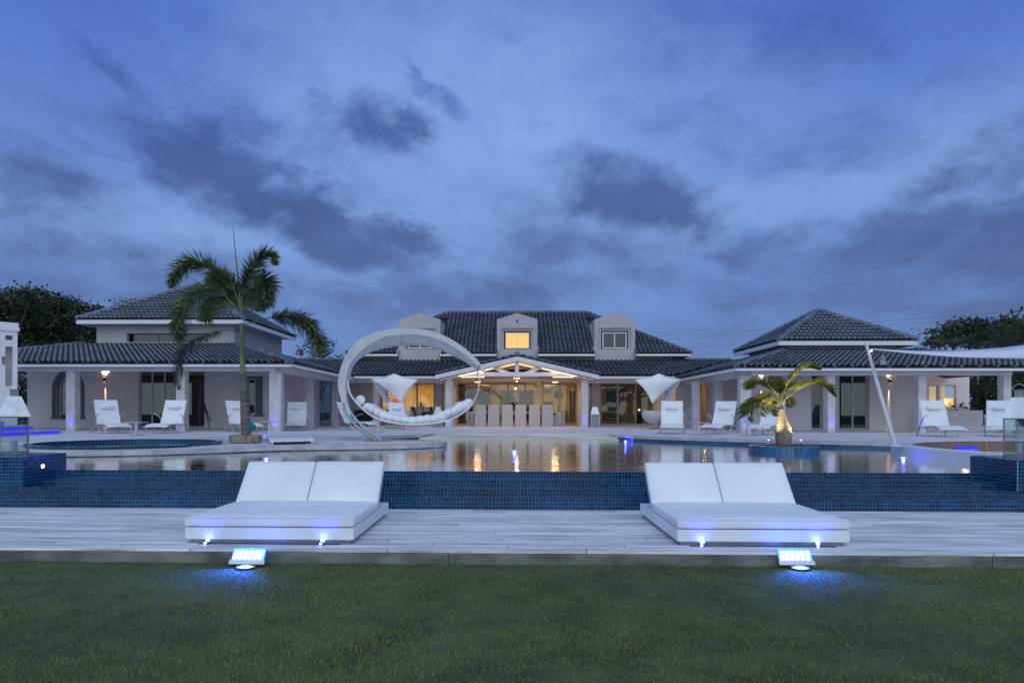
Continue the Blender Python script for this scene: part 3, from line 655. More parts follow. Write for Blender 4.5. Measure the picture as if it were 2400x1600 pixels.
# ================================================================== HOUSES
def tile_mesh(w, Lt):
    V, F = [], []
    xs = [(-.5, .0), (-.38, .055), (-.19, .092), (0, .105), (.19, .092), (.38, .055), (.5, .0)]
    xs = [(a * w * .80, h * w / .27) for a, h in xs]
    for (y, lift) in ((0, .056), (Lt + .03, -.004)):
        for x, h in xs: V.append((x, y, h + lift))
    n = len(xs)
    for i in range(n - 1): F.append((i, i + 1, n + i + 1, n + i))
    o = len(V)
    for x, h in xs: V.append((x, .004, max(h + .056 - .05, -.01)))
    for i in range(n - 1): F.append((i, o + i, o + i + 1, i + 1))  # front faces take the dark underlay colour as painted shade of the hollow
    return V, F
class Roof:
    """a roof of one house: dark underlay slab, real tiles, ridge caps"""
    def __init__(s, house, w=.27, Lt=.36, mat="rooftile"): s.mt = mat; s.h = house; s.w = w; s.Lt = Lt; s.T = []; s.base = MB(); s.caps = MB()
    def plane(s, P0, P1, Q1, Q0, skip=None, nobase=False):
        P0, P1, Q1, Q0 = map(Vector, (P0, P1, Q1, Q0)); e = (P1 - P0).normalized(); mid = (Q0 + Q1) / 2 - P0
        up = (mid - e * mid.dot(e)).normalized(); nr = e.cross(up).normalized()
        if nr.z < 0: nr = -nr
        H = (Q0 - P0).dot(up); W = (P1 - P0).length; a0, a1 = (Q0 - P0).dot(e), (Q1 - P0).dot(e)
        if not nobase: s.base.prism([P0, P1, Q1, Q0] if (Q1 - Q0).length > .02 else [P0, P1, Q0], -nr * .05)
        nj = max(1, int(H / s.Lt + .5)); st = H / nj; nc = int(W / s.w); off = (W - nc * s.w) / 2
        for j in range(nj):
            t = j * st; f = (t + st * .5) / H; l, r = a0 * f, W + (a1 - W) * f
            for i in range(-90 if a0 < 0 else 0, nc + (90 if a1 > W else 0)):
                x = off + (i + .5) * s.w
                if x < l + .04 or x > r - .04: continue
                p = P0 + e * x + up * (t - .02)
                if skip and skip(p): continue
                s.T.append((p, e, up, nr, st / s.Lt))
    def ridge(s, A, B, r=.11):
        A, B = Vector(A), Vector(B); n = max(1, int((B - A).length / .38)); d = (B - A) / n
        for i in range(n):
            a = A + d * i; s.caps.tube([a - d * .03 + Vector((0, 0, .055)), a + d * 1.0 + Vector((0, 0, .035))], [r * 1.08, r * .9], 8)
    def finish(s, n_single=300):
        base = s.base.build('roof', M['roofbase'], s.h)
        V, F = tile_mesh(s.w, s.Lt)
        O = Vector(s.h['_o']); T = sorted(s.T, key=lambda q: (q[0] - Vector((0, 0, EYE))).length * (1 if abs(math.atan2(q[0].x, q[0].y)) < .62 else 3))
        me = bpy.data.meshes.new('roof_tile'); me.from_pydata(V, [], F); me.materials.append(M[s.mt]); me.materials.append(M['roofbase']); me.polygons.foreach_set('use_smooth', [True] * 6 + [False] * 6); me.polygons.foreach_set('material_index', [0] * 6 + [1] * 6)
        for p, e, up, nr, k in T[:n_single]:
            jt = random.uniform(-.006, .006)
            o = bpy.data.objects.new('roof_tile', me); COL.objects.link(o); o.parent = base
            m = Matrix((e, up, nr)).transposed().to_4x4(); m.translation = p - O + nr * jt; m = m @ Matrix.Rotation(random.gauss(0, .012), 4, 'Z') @ Matrix.Diagonal((1, k, 1, 1)); o.matrix_basis = m
        rest = MB(); Va = np.array(V); vs = []
        for i, (p, e, up, nr, k) in enumerate(T[n_single:]):
            jt = random.uniform(-.007, .007); a = random.gauss(0, .014); e2 = e * math.cos(a) + up * math.sin(a); u2 = up * math.cos(a) - e * math.sin(a)
            Mx = np.array((e2, u2 * k, nr)); vs.append(Va @ Mx + np.array(p + nr * jt))
            o_ = i * len(V); rest.f += [tuple(q + o_ for q in f) for f in F]
        if vs:
            rest.v = [tuple(q) for q in np.concatenate(vs)]; m = rest.build('roof_tiles', M[s.mt], base, mats=[M['roofbase']], mi=([0] * 6 + [1] * 6) * len(vs)); m['kind'] = 'stuff'
            m.data.polygons.foreach_set('use_smooth', ([True] * 6 + [False] * 6) * len(vs))
        if s.caps.v: m = s.caps.build('ridge_caps', M[s.mt], base); m['kind'] = 'stuff'
        return base
def wallY(Y, x0, x1, z0, z1, th=.2, ops=()):
    """wall facing the pool, with openings (xa, xb, za, zb)"""
    m = MB(); x = x0
    for (a, b, c, d) in sorted(ops):
        if a > x + .003: m.box(x, a, Y, Y + th, z0, z1)
        if c > z0 + .003: m.box(a, b, Y, Y + th, z0, c)
        if d < z1 - .003: m.box(a, b, Y, Y + th, d, z1)
        x = b
    if x1 > x + .003: m.box(x, x1, Y, Y + th, z0, z1)
    return m
def pane_unit(house, name, x0, x1, z0, z1, Y, n=1, fr=.055, fmat='winframe', gmat='glassdk', dep=.05, cross=0, label=None):
    """a glazed unit of n leaves: frame bars with panes behind them"""
    m = MB(); w = (x1 - x0) / n
    m.box(x0, x1, Y, Y + dep, z1 - fr, z1, bev=.004); m.box(x0, x1, Y, Y + dep, z0, z0 + fr, bev=.004)
    for i in range(n + 1):
        c = x0 + i * w; a = c - (fr / 2 if 0 < i < n else (0 if i == 0 else fr)); m.box(a, a + fr, Y - .003, Y + dep + .003, z0 + fr, z1 - fr, bev=.004)
    f = m.build(name, M[fmat], house)
    for i in range(n):
        g_ = MB(); g_.box(x0 + i * w + fr * .5, x0 + (i + 1) * w - fr * .5, Y + dep * .5 - .004, Y + dep * .5 + .004, z0 + fr * .6, z1 - fr * .6); g_.build('pane', M[gmat], f)
    return f
def column(house, u0, u1, Y, v_top, depth=.34, name='column'):
    x0, x1 = gx(u0, Y), gx(u1, Y); m = MB(); m.box(x0, x1, Y, Y + depth, ZP, v_top, bev=.012); return m.build(name, M['column'], house), x0, x1
BLUES = []
def uplight(x, y, z, label, energy=5, parent=None):
    t_ = thing('column_uplight', label, 'uplight', (x, y, z), 0, 'small blue uplights at the column feet')
    m = MB(); m.lathe([(.036, 0), (.036, .018), (.024, .024)], (x, y, z), 12); m.build('housing', M['steel'], t_)
    m = MB(); m.lathe([(.022, .0245), (.020, .028)], (x, y, z), 10); m.build('lens', M['blue'], t_)
    light('beam', 'SPOT', (x, y, z + .04), energy * 4, (.03, .03, 1.0), t_, (0, .16, 1), .02, 64, .9)
    return t_
def column_lights(x0, x1, Y, where, energy=5): uplight((x0 + x1) / 2, Y - .11, ZP + .001, 'small blue uplight at the foot of the %s' % where, energy)
def sconce(x, y, z, label, out=(0, -1, 0)):
    o = Vector(out); t_ = thing('wall_lamp', label, 'wall lamp', (x, y, z), 0, 'up and down wall lamps on the verandas')
    c = Vector((x, y, z)) + o * .10
    m = MB(); m.tube([c + Vector((0, 0, -.09)), c + Vector((0, 0, .09))], .05, 14); m.tube([Vector((x, y, z)), c], .02, 8); m.build('body', M['black'], t_)
    m = MB(); m.tube([c + Vector((0, 0, .091)), c + Vector((0, 0, .095))], .042, 14); m.tube([c - Vector((0, 0, .095)), c - Vector((0, 0, .091))], .02, 10); m.build('lens', M['warm'], t_)
    light('up_beam', 'SPOT', c + Vector((0, 0, .11)) + o * .0, 420, (1, .62, .26), t_, (0, .18, 1), .02, 74, .35)
    light('down_beam', 'SPOT', c - Vector((0, 0, .11)) - o * .07, 520, (1, .55, .24), t_, Vector((0, 0, -1)) - o * .035, .006, 9, .8)

# ---------------- left wing -------------------------------------------------
LW = thing('guest_wing', 'left wing of the villa under a tall hipped roof with a deep veranda', 'house', (-15, 30.5, ZP))
CY = 25.35; zb_top, zb_bot = gh(540, 856, CY), gh(540, 869, CY); EZ = gh(420, 850, 24.9); ZTOP = gh(400, 808, 30.5); XE = -8.05
WY = 30.5; xw0 = gx(64, WY); UX0, UX1 = gx(226, WY), gx(549, WY)
zc = zb_bot
cols = []
for u0, u1, wh in ((153.8, 175.3, 'leftmost left-veranda column'), (412, 433, 'veranda column left of the tripod'), (630.5, 658.5, 'broad corner column right of the palm trunk')):
    c, a, b = column(LW, u0, u1, CY, zc); cols.append(c); column_lights(a, b, CY, wh, 6)
c, a, b = column(LW, 714.5, 731, 31.2, zc, .36); m_ = b; uplight(b + .10, 31.3, ZP + .001, 'small blue uplight by the dark glass doors', 4)
c, a, b = column(LW, 777, 791, 35.9, zc, .36); uplight(b + .1, 35.85, ZP + .001, 'small blue uplight behind the swing frame at the corner column', 3)
xc_side = gx(644, CY)
# ring beam
m = MB(); m.box(-23.5, XE - .72, CY - .02, CY + .28, zc, zc + .24, bev=.006); m.box(XE - 1.02, XE - .72, CY + .281, 35.7, zc, zc + .24, bev=.006); m.build('beam', M['beam'], LW)
# rafter tails and fascia board
for i in range(30):
    x = -23.2 + i * .62
    if x > XE - .15: break
    m = MB(); m.box(x, x + .09, 24.98, CY + .6, zc + .245, zc + .32); m.build('rafter_tail', M['beam'], LW)
for i in range(16):
    y = 25.2 + i * .62; m = MB(); m.box(XE - .9, XE - .06, y, y + .09, zc + .245, zc + .32); m.build('rafter_tail', M['beam'], LW)
m = MB(); m.box(-23.6, XE, 24.93, 24.97, EZ - .14, EZ - .035, bev=.004); m.box(XE - .04, XE, 24.971, 34.75, EZ - .14, EZ - .035, bev=.004); m.build('fascia', M['white'], LW)
# veranda ceiling
m = MB(); m.add([(-23.5, CY - .3, zc + .33), (XE - .1, CY - .3, zc + .33), (XE - .1, 38, zc + .33), (-23.5, 38, zc + .33)], [(0, 1, 2, 3)]); m.build('soffit', M['beam'], LW)
# ground floor wall with openings
def W(u): return gx(u, WY)
zs = lambda v: gh(300, v, WY)
ops = [(W(121), W(199), zs(982), zs(866)), (W(325), W(413), ZP, zs(868)), (W(437), W(480), ZP + .02, zs(868)), (W(578), W(616), zs(972), zs(881))]
xw1 = W(664)
wallY(WY, xw0, xw1, ZP - .01, zc + .34, .25, ops).build('wall', M['stucco_warm'], LW)
m = MB(); m.box(xw1 - .25, xw1, WY + .251, 36.4, ZP - .01, zc + .34); m.build('side_wall', M['stucco_warm'], LW)
m = MB(); m.box(xw1 + .003, gx(716, 36.2), 36.2, 36.4, ZP - .01, zc + .34); m.build('back_wall', M['stucco_warm'], LW)
m = MB(); m.box(xw0, xw0 + .25, WY + .251, 38, ZP - .01, zc + .34); m.build('side_wall', M['stucco_warm'], LW)
# arch spandrels
xa, xb, zt = W(121), W(199), zs(866); r_ = (xb - xa) / 2; cx_ = (xa + xb) / 2; ztop = zt; m = MB()
ar = [(cx_ + r_ * math.cos(t), ztop - r_ * 1.15 + r_ * 1.15 * math.sin(t)) for t in np.linspace(0, math.pi, 17)]
for sgn in (0, 1):
    a_ = ar[:9] if sgn == 0 else ar[8:]
    corner = (xb, ztop) if sgn == 0 else (xa, ztop)
    for p, q in zip(a_[:-1], a_[1:]): m.prism([(p[0], WY + .003, p[1]), (q[0], WY + .003, q[1]), (corner[0], WY + .003, corner[1])], (0, .24, 0))
m.build('arch_wall', M['stucco_warm'], LW)
def archunit():
    m = MB()
    # broad dark moulded surround set back in the opening
    for rr, yy, w_ in ((1.0, WY + .10, .26),):
        P = []
        for t in np.linspace(0, math.pi, 15): P.append(((r_ - .004) * math.cos(t), (r_ - .004) * 1.15 * math.sin(t)))
        Q = [(x * (1 - w_ / r_), z * (1 - w_ / r_)) for x, z in P]
        for i in range(14):
            m.prism([(cx_ + P[i][0], yy, ztop - r_ * 1.15 + P[i][1]), (cx_ + P[i + 1][0], yy, ztop - r_ * 1.15 + P[i + 1][1]), (cx_ + Q[i + 1][0], yy, ztop - r_ * 1.15 + Q[i + 1][1]), (cx_ + Q[i][0], yy, ztop - r_ * 1.15 + Q[i][1])], (0, .1, 0))
        zb = zs(982)
        m.box(cx_ - r_ + .004, cx_ - r_ + w_, yy, yy + .1, zb, ztop - r_ * 1.15); m.box(cx_ + r_ - w_, cx_ + r_ - .004, yy, yy + .1, zb, ztop - r_ * 1.15)
    f = m.build('window', M['reveal'], LW)
    m = MB(); xo, xi = r_ - .262, r_ - .33; zc0 = ztop - r_ * 1.15
    for i in range(14):
        t0, t1 = math.pi * i / 14, math.pi * (i + 1) / 14
        m.prism([(cx_ + a * math.cos(t), WY + .15, zc0 + a * 1.15 * math.sin(t)) for a, t in ((xo, t0), (xo, t1), (xi, t1), (xi, t0))], (0, .05, 0))
    for x in (-xo, xi, -.03): m.box(cx_ + x, cx_ + x + (.068 if x != -.03 else .06), WY + .15, WY + .2, zs(978), zc0)
    m.build('window_frame', M['winframe'], f)
    m = MB(); m.box(cx_ - xo, cx_ + xo, WY + .20, WY + .206, zs(980), ztop - .1); m.build('pane', M['glassdk'], f)
    m = MB(); m.box(cx_ - r_ - .05, cx_ + r_ + .05, WY - .06, WY + .099, zs(982), zs(979), bev=.01); m.build('sill', M['reveal'], f)
archunit()
pane_unit(LW, 'sliding_door', W(325), W(413) - .01, ZP + .02, zs(868), WY + .10, 3, .07)
pane_unit(LW, 'glass_door', W(437), W(480), ZP + .03, zs(868), WY + .08, 1, .06)
m = MB(); x0, x1 = W(578), W(616); z0, z1 = zs(972), zs(881)
w_ = pane_unit(LW, 'window', x0 + .01, x0 + (x1 - x0) * .52, z0 + .05, z1 - .10, WY + .12, 1, .06)
m = MB(); m.box(x0 + (x1 - x0) * .52 + .003, x1 - .003, WY + .05, WY + .2, z0, z1 - .003); m.box(x0 + .003, x0 + (x1 - x0) * .52, WY + .13, WY + .2, z1 - .1, z1 - .003); m.build('shutter', M['reveal'], w_)
m = MB(); m.box(x0 - .08, x1 + .10, WY - .05, WY + .049, z0 - .05, z0 + .02, bev=.008); m.build('sill', M['reveal'], w_)
# dark room behind
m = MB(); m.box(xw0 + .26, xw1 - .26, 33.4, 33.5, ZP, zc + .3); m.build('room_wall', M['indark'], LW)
m = MB(); m.add([(xw0 + .3, WY + .26, ZP + .012), (xw1 - .3, WY + .26, ZP + .012), (xw1 - .3, 33.4, ZP + .012), (xw0 + .3, 33.4, ZP + .012)], [(0, 1, 2, 3)]); m.build('room_floor', M['infloor'], LW)
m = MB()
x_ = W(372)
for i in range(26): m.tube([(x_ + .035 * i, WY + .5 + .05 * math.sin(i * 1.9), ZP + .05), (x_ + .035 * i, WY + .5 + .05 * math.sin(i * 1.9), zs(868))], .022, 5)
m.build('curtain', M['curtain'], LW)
light('room_lamp', 'POINT', (W(392), WY + 2.0, ZP + 1.95), 6, (1, .55, .2), LW, size=.1)
sconce(W(247), WY, zs(889), 'lit wall lamp left of the glass doors on the left veranda')
sconce(gx(699, 36.2), 36.2, gh(699, 902, 36.2), 'lit wall lamp deep in the veranda between the two left columns')
# upper storey
uops = [(gx(297, WY), gx(486, WY), gh(300, 801, WY), gh(300, 781, WY))]
UZ = gh(370, 751, 30.2)
wallY(WY, UX0, UX1, zc + .36, UZ, .25, uops).build('upper_wall', M['stucco'], LW)
m = MB(); m.box(UX1 - .25, UX1, WY + .251, 36.7, zc + .36, UZ); m.build('upper_side_wall', M['stucco'], LW); m = MB(); m.box(UX0, UX0 + .25, WY + .251, 36.7, zc + .36, UZ); m.build('upper_side_wall', M['stucco'], LW); m = MB(); m.box(UX0, UX1, 36.701, 36.9, zc + .36, UZ); m.build('upper_side_wall', M['stucco'], LW)
f = pane_unit(LW, 'window', gx(308, WY), gx(485, WY), gh(300, 801, WY) + .004, gh(300, 781, WY) - .004, WY + .14, 3, .04, 'reveal', 'glassdk')
m = MB(); m.box(UX0 + .3, UX1 - .3, 31.9, 32, zc + .5, UZ - .1); m.build('upper_room_wall', M['reveal'], LW)
ex0, ex1, ey0, ey1 = gx(178, 29.85), gx(569, 29.85), 29.85, 37.3; eu = gh(370, 748, 29.85); ax, ay = (ex0 + ex1) / 2, (ey0 + ey1) / 2; az_ = gh(465, 669, ay)
m = MB(); m.box(ex0, ex1, ey0, ey0 + .04, eu - .20, eu - .02, bev=.004); m.box(ex1 - .04, ex1, ey0 + .041, ey1, eu - .20, eu - .02, bev=.004); m.box(ex0, ex0 + .04, ey0 + .041, ey1, eu - .20, eu - .02, bev=.004); m.build('upper_fascia', M['white'], LW)
m = MB(); m.box(ex0 + .041, ex1 - .041, ey0 + .041, ey1 - .041, eu - .13, eu - .09); m.build('upper_soffit', M['beam'], LW)
rf = Roof(LW, .215, .33, 'rooftile2')
ap = (ax, ay, az_); rf.plane((ex0, ey0, eu), (ex1, ey0, eu), ap, ap); rf.plane((ex1, ey0, eu), (ex1, ey1, eu), ap, ap); rf.plane((ex1, ey1, eu), (ex0, ey1, eu), ap, ap); rf.plane((ex0, ey1, eu), (ex0, ey0, eu), ap, ap)
for c_ in ((ex0, ey0, eu), (ex1, ey0, eu), (ex1, ey1, eu), (ex0, ey1, eu)): rf.ridge(c_, ap)
ux, uy = UX1 + .01, WY - .01
rf.plane((-22.9, 24.9, EZ), (XE, 24.9, EZ), (ux, uy, ZTOP), (UX0 - .6, uy, ZTOP))
rf.plane((XE, 24.9, EZ), (XE, 34.8, EZ), (ux, 38.5, ZTOP), (ux, uy, ZTOP))
rf.plane((-22.9, 36, EZ), (-22.9, 24.9, EZ), (UX0 - .6, uy, ZTOP), (UX0 - .6, 36, ZTOP))
rf.ridge((XE, 24.9, EZ), (ux, uy, ZTOP)); rf.ridge((-22.9, 24.9, EZ), (UX0 - .6, uy, ZTOP))
rf.ridge((UX0 - .6, uy, ZTOP), (UX0 - .6, 36, ZTOP), .09)
rf.finish()

# ---------------- right wing ------------------------------------------------
RW = thing('bedroom_wing', 'right wing of the villa under a pyramid tiled roof with a long veranda', 'house', (14, 29.2, ZP))
RY_, CR = 29.3, 25.95; zcr = gh(1850, 878.5, CR); ER = gh(1850, 859.5, 25.45); XER = 8.35; ZTR = gh(1990, 821, RY_)
for u0, u1, wh in ((1735, 1761.5, 'broad corner column left of the bottle palm'), (1940, 1958, 'column right of the bottle palm'), (2153, 2171.7, 'column behind the lounger on the right'), (2352, 2371, 'rightmost column of the right veranda')):
    c, a, b = column(RW, u0, u1, CR, zcr)
    if u0 < 2300: column_lights(a, b, CR, wh, 6)
c, a, b = column(RW, 1624.5, 1641, 31.4, zcr, .36); uplight(a - .10, 31.35, ZP + .001, 'small blue uplight beside the slim inner column of the right veranda', 4)
c, a, b = column(RW, 1676, 1695, 31.0, zcr, .36)
m = MB(); m.box(XER + .72, 18.75, CR - .02, CR + .28, zcr, zcr + .26, bev=.006); m.box(XER + .72, XER + 1.02, CR + .281, 35.7, zcr, zcr + .26, bev=.006); m.build('beam', M['beam'], RW)
for i in range(24):
    x = XER + .3 + i * .66
    if x > 20.5: break
    m = MB(); m.box(x, x + .09, 25.52, CR + .6, zcr + .265, zcr + .34); m.build('rafter_tail', M['beam'], RW)
for i in range(15):
    y = 25.9 + i * .62; m = MB(); m.box(XER + .06, XER + .9, y, y + .09, zcr + .265, zcr + .34); m.build('rafter_tail', M['beam'], RW)
m = MB(); m.box(XER, 20.8, 25.47, 25.51, ER - .14, ER - .035, bev=.004); m.box(XER, XER + .04, 25.511, 34.75, ER - .14, ER - .035, bev=.004); m.build('fascia', M['white'], RW)
m = MB(); m.add([(XER + .1, CR - .3, zcr + .35), (20.7, CR - .3, zcr + .35), (20.7, 38, zcr + .35), (XER + .1, 38, zcr + .35)], [(0, 1, 2, 3)]); m.build('soffit', M['beam'], RW)
def V_(u): return gx(u, RY_)
zr = lambda v: gh(1950, v, RY_)
xr0, xr1 = V_(1764), V_(2143)
ops = [(V_(1901), V_(1929), ZP + .03, zr(877)), (V_(1966), V_(2036), ZP + .03, zr(877))]
wallY(RY_, xr0, xr1, ZP - .01, zcr + .36, .25, ops).build('wall', M['stucco_warm'], RW)
m = MB(); m.box(V_(1952), V_(1964), RY_ - .06, RY_ - .002, ZP, zcr + .2); m.build('pilaster', M['stucco_warm'], RW)
m = MB(); m.box(V_(2037), V_(2046), RY_ - .04, RY_ - .002, ZP, zcr + .2); m.build('pilaster', M['stucco_warm'], RW)
m = MB(); m.box(xr0, xr0 + .25, RY_ + .251, 36.4, ZP - .01, zcr + .36); m.build('side_wall', M['stucco_warm'], RW)
m = MB(); m.box(xr1 - .25, xr1, RY_ + .251, 33, ZP - .01, zcr + .36); m.build('side_wall', M['stucco_warm'], RW)
pane_unit(RW, 'window', V_(1902), V_(1928), ZP + .04, zr(878), RY_ + .1, 1, .06)
pane_unit(RW, 'sliding_door', V_(1967), V_(2035), ZP + .04, zr(878), RY_ + .1, 2, .06)
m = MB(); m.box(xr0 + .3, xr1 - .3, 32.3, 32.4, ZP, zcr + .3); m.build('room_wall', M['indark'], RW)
m = MB()
for i in range(44):
    x = V_(1966) + .03 * i
    if x > V_(2035): break
    m.tube([(x, RY_ + .45 + .05 * math.sin(i * 2.1), ZP + .05), (x, RY_ + .45 + .05 * math.sin(i * 2.1), zr(877))], .02, 5)
m.build('curtain', M['curtain'], RW)
sconce(V_(1784), RY_, zr(893), 'lit wall lamp on the right veranda behind the bottle palm')
sconce(V_(2083), RY_, zr(893), 'lit wall lamp right of the leaning white mast')
# recess between the corner column and the main house
m = MB(); y_ = 36.2; xa_, xb_ = gx(1622, y_), gx(1762, y_)
g0, g1 = gx(1643, y_), gx(1673, y_)
wallY(y_, gx(1585, y_), xb_, ZP - .01, zcr + .36, .2, [(g0, g1, ZP + .03, gh(1650, 893, y_))]).build('back_wall', M['stucco_warm'], RW)
pane_unit(RW, 'glass_door', g0, g1, ZP + .03, gh(1650, 893, y_), y_ + .05, 2, .05, 'doorframe', 'glass')
m = MB(); m.box(g0 - .5, g1 + .6, y_ + 2.2, y_ + 2.3, ZP, zcr + .3); m.build('lit_room_wall', M['inwall'], RW)
m = MB()
for i in range(22): m.tube([(g0 + .035 * i, y_ + .7 + .04 * math.sin(i * 2.0), ZP + .05), (g0 + .035 * i, y_ + .7 + .04 * math.sin(i * 2.0), 2.9)], .02, 5)
m.build('curtain', M['blind'], RW)
light('room_lamp', 'POINT', (g1, y_ + 1.3, ZP + 1.5), 55, (1, .6, .2), RW, size=.15)
# far right: open corner with planter wall and lit bay
RX = lambda u, Y=30.5: gx(u, Y)
m = MB(); m.box(RX(2174, 28.4), RX(2304, 28.4), 28.4, 28.65, ZP - .01, gh(2240, 961, 28.4)); m.build('planter_wall', M['stucco_warm'], RW)
by = 33.0; zq = lambda v: gh(2230, v, by)
b0, b1 = gx(2150, by), gx(2272, by)
wallY(by, b0, b1, ZP - .01, zcr + .36, .2, [(gx(2177, by), gx(2200, by), ZP + .3, zq(902)), (gx(2204, by), gx(2241, by), ZP + .3, zq(902))]).build('bay_wall', M['stucco_warm'], RW)
pane_unit(RW, 'window', gx(2177, by), gx(2200, by), ZP + .3, zq(902), by + .05, 1, .05, 'winframe', 'glass')
pane_unit(RW, 'window', gx(2204, by), gx(2241, by), ZP + .3, zq(902), by + .05, 1, .05, 'winframe', 'glass')
m = MB(); m.box(b0, b1, by + 1.8, by + 1.9, ZP, zcr + .3); m.build('bay_room_wall', M['inwall'], RW)
light('room_lamp', 'POINT', (gx(2228, by), by + 1.0, ZP + 1.3), 22, (1, .68, .3), RW, size=.12)
m = MB(); c_ = (gx(2266, 31.0), 31.0, zcr + .30); m.lathe([(.16, 0), (.2, .03), (.2, .045)], c_, 20); t_ = m.build('ceiling_lamp', M['warm']); tag(t_, 'round warm ceiling lamp over the open corner of the right wing', 'ceiling lamp')
light('glow', 'POINT', (c_[0], c_[1], c_[2] - .12), 14, (1, .62, .3), None, size=.1)
bpy.data.objects['glow'].parent = t_
# upper part and roofs
f0, f1, fy0 = gx(1825, 28.75), gx(2151, 28.75), 28.75; fw = f1 - f0; fy1 = fy0 + fw; eu = gh(1990, 797.5, fy0); pk = ((f0 + f1) / 2, (fy0 + fy1) / 2); pz_ = gh(1918, 729, pk[1])
m = MB(); m.box(f0 + .55, f1 - .55, RY_, fy1 - .6, zcr + .4, eu - .15); m.build('upper_wall', M['stucco'], RW)
m = MB(); m.box(f0, f1, fy0, fy0 + .04, eu - .20, eu - .02, bev=.004); m.box(f0, f0 + .04, fy0 + .041, fy1, eu - .20, eu - .02, bev=.004); m.box(f1 - .04, f1, fy0 + .041, fy1, eu - .20, eu - .02, bev=.004); m.build('upper_fascia', M['white'], RW)
m = MB(); m.box(f0 + .041, f1 - .041, fy0 + .041, fy1 - .041, eu - .13, eu - .09); m.build('upper_soffit', M['beam'], RW)
rf = Roof(RW, .215, .33, 'rooftile2'); ap = (*pk, pz_)
cs = [(f0, fy0, eu), (f1, fy0, eu), (f1, fy1, eu), (f0, fy1, eu)]
for i in range(4): rf.plane(cs[i], cs[(i + 1) % 4], ap, ap); rf.ridge(cs[i], ap)
vx0, vx1 = f0 + .55, gx(2142, RY_)
rf.plane((XER, 25.45, ER), (20.8, 25.45, ER), (vx1, RY_, ZTR), (vx0, RY_, ZTR))
rf.plane((XER, 34.8, ER), (XER, 25.45, ER), (vx0, RY_, ZTR), (vx0, 38.5, ZTR))
rf.plane((20.8, 25.45, ER), (20.8, 36, ER), (vx1, 36, ZTR), (vx1, RY_, ZTR))
rf.ridge((XER, 25.45, ER), (vx0, RY_, ZTR)); rf.ridge((20.8, 25.45, ER), (vx1, RY_, ZTR))
rf.finish()
# low flat annexe roof seen between the main house and the right wing
m = MB(); a0, a1 = gx(1560, 44), gx(1790, 44); m.box(a0, a1, 44, 50, ZP, gh(1660, 841, 44)); an = m.build('annexe', M['stucco']); tag(an, 'low grey flat-roofed annexe between the main house and right wing roofs', 'building')
m = MB(); m.box(a0 - .1, a1 + .1, 43.9, 50.1, gh(1660, 841, 44) + .003, gh(1660, 838, 44)); m.build('coping', M['coping'], an)

# ---------------- main house ------------------------------------------------
MH = thing('main_house', 'central villa with three dormers, slate tile roof and a gabled dining pavilion', 'house', (.3, 38.5, ZP))
CX = .34; FY = 38.5; fz = lambda v, u=1200: gh(u, v, FY); fx = lambda u, v=940: gx(u, FY, v)
MEY = 34.8; ME = gh(1500, 880.5, MEY); zcm = gh(1500, 897, 35.9); MT = fz(845)
# upper roof
uey = 37.85; ue = gh(1200, 828.5, uey); rY = 43.1; rz = gh(1200, 733.5, rY); e0, e1 = gx(812, uey), gx(1619, uey); r0, r1 = gx(1050, rY), gx(1374, rY); eyb = rY + (rY - uey)
DW = {}
for nm, ua, ub in (('l', 937, 1033), ('c', 1165, 1259), ('r', 1392, 1487)): DW[nm] = (fx(ua, 800), fx(ub, 800))
def roofz(y): return ue + (rz - ue) * (y - uey) / (rY - uey)
def in_dormer(p):
    return any(a - .02 < p.x < b + .02 and p.y < 42.6 and p.z < fz(734) + .1 for a, b in DW.values())
rf = Roof(MH, .245, .36)
segs = [(e0, DW['l'][0]), (DW['l'][1], DW['c'][0]), (DW['c'][1], DW['r'][0]), (DW['r'][1], e1)]
rf.plane((e0, uey, ue), (e1, uey, ue), (r1, rY, rz), (r0, rY, rz), skip=in_dormer, nobase=True)
_yc = FY + .03; _zc = roofz(_yc); _k = (_yc - uey) / (rY - uey); _a, _b = e0 + (r0 - e0) * _k, e1 + (r1 - e1) * _k
for _i, (a, b) in enumerate(segs): rf.base.prism([(a, uey, ue - .012), (b, uey, ue - .012), (_b if _i == 3 else b, _yc, _zc - .012), (_a if _i == 0 else a, _yc, _zc - .012)], (0, .02, -.05))
rf.base.prism([(_a, _yc, _zc - .012), (_b, _yc, _zc - .012), (r1, rY, rz - .012), (r0, rY, rz - .012)], (0, .02, -.05))
rf.plane((e1, uey, ue), (e1, eyb, ue), (r1, rY, rz), (r1, rY, rz)); rf.plane((e0, eyb, ue), (e0, uey, ue), (r0, rY, rz), (r0, rY, rz)); 
rf.base.prism([(e0, eyb, ue), (e1, eyb, ue), (r1, rY, rz), (r0, rY, rz)], (0, 0, -.05))
rf.ridge((r0, rY, rz), (r1, rY, rz)); rf.ridge((e0, uey, ue), (r0, rY, rz)); rf.ridge((e1, uey, ue), (r1, rY, rz))
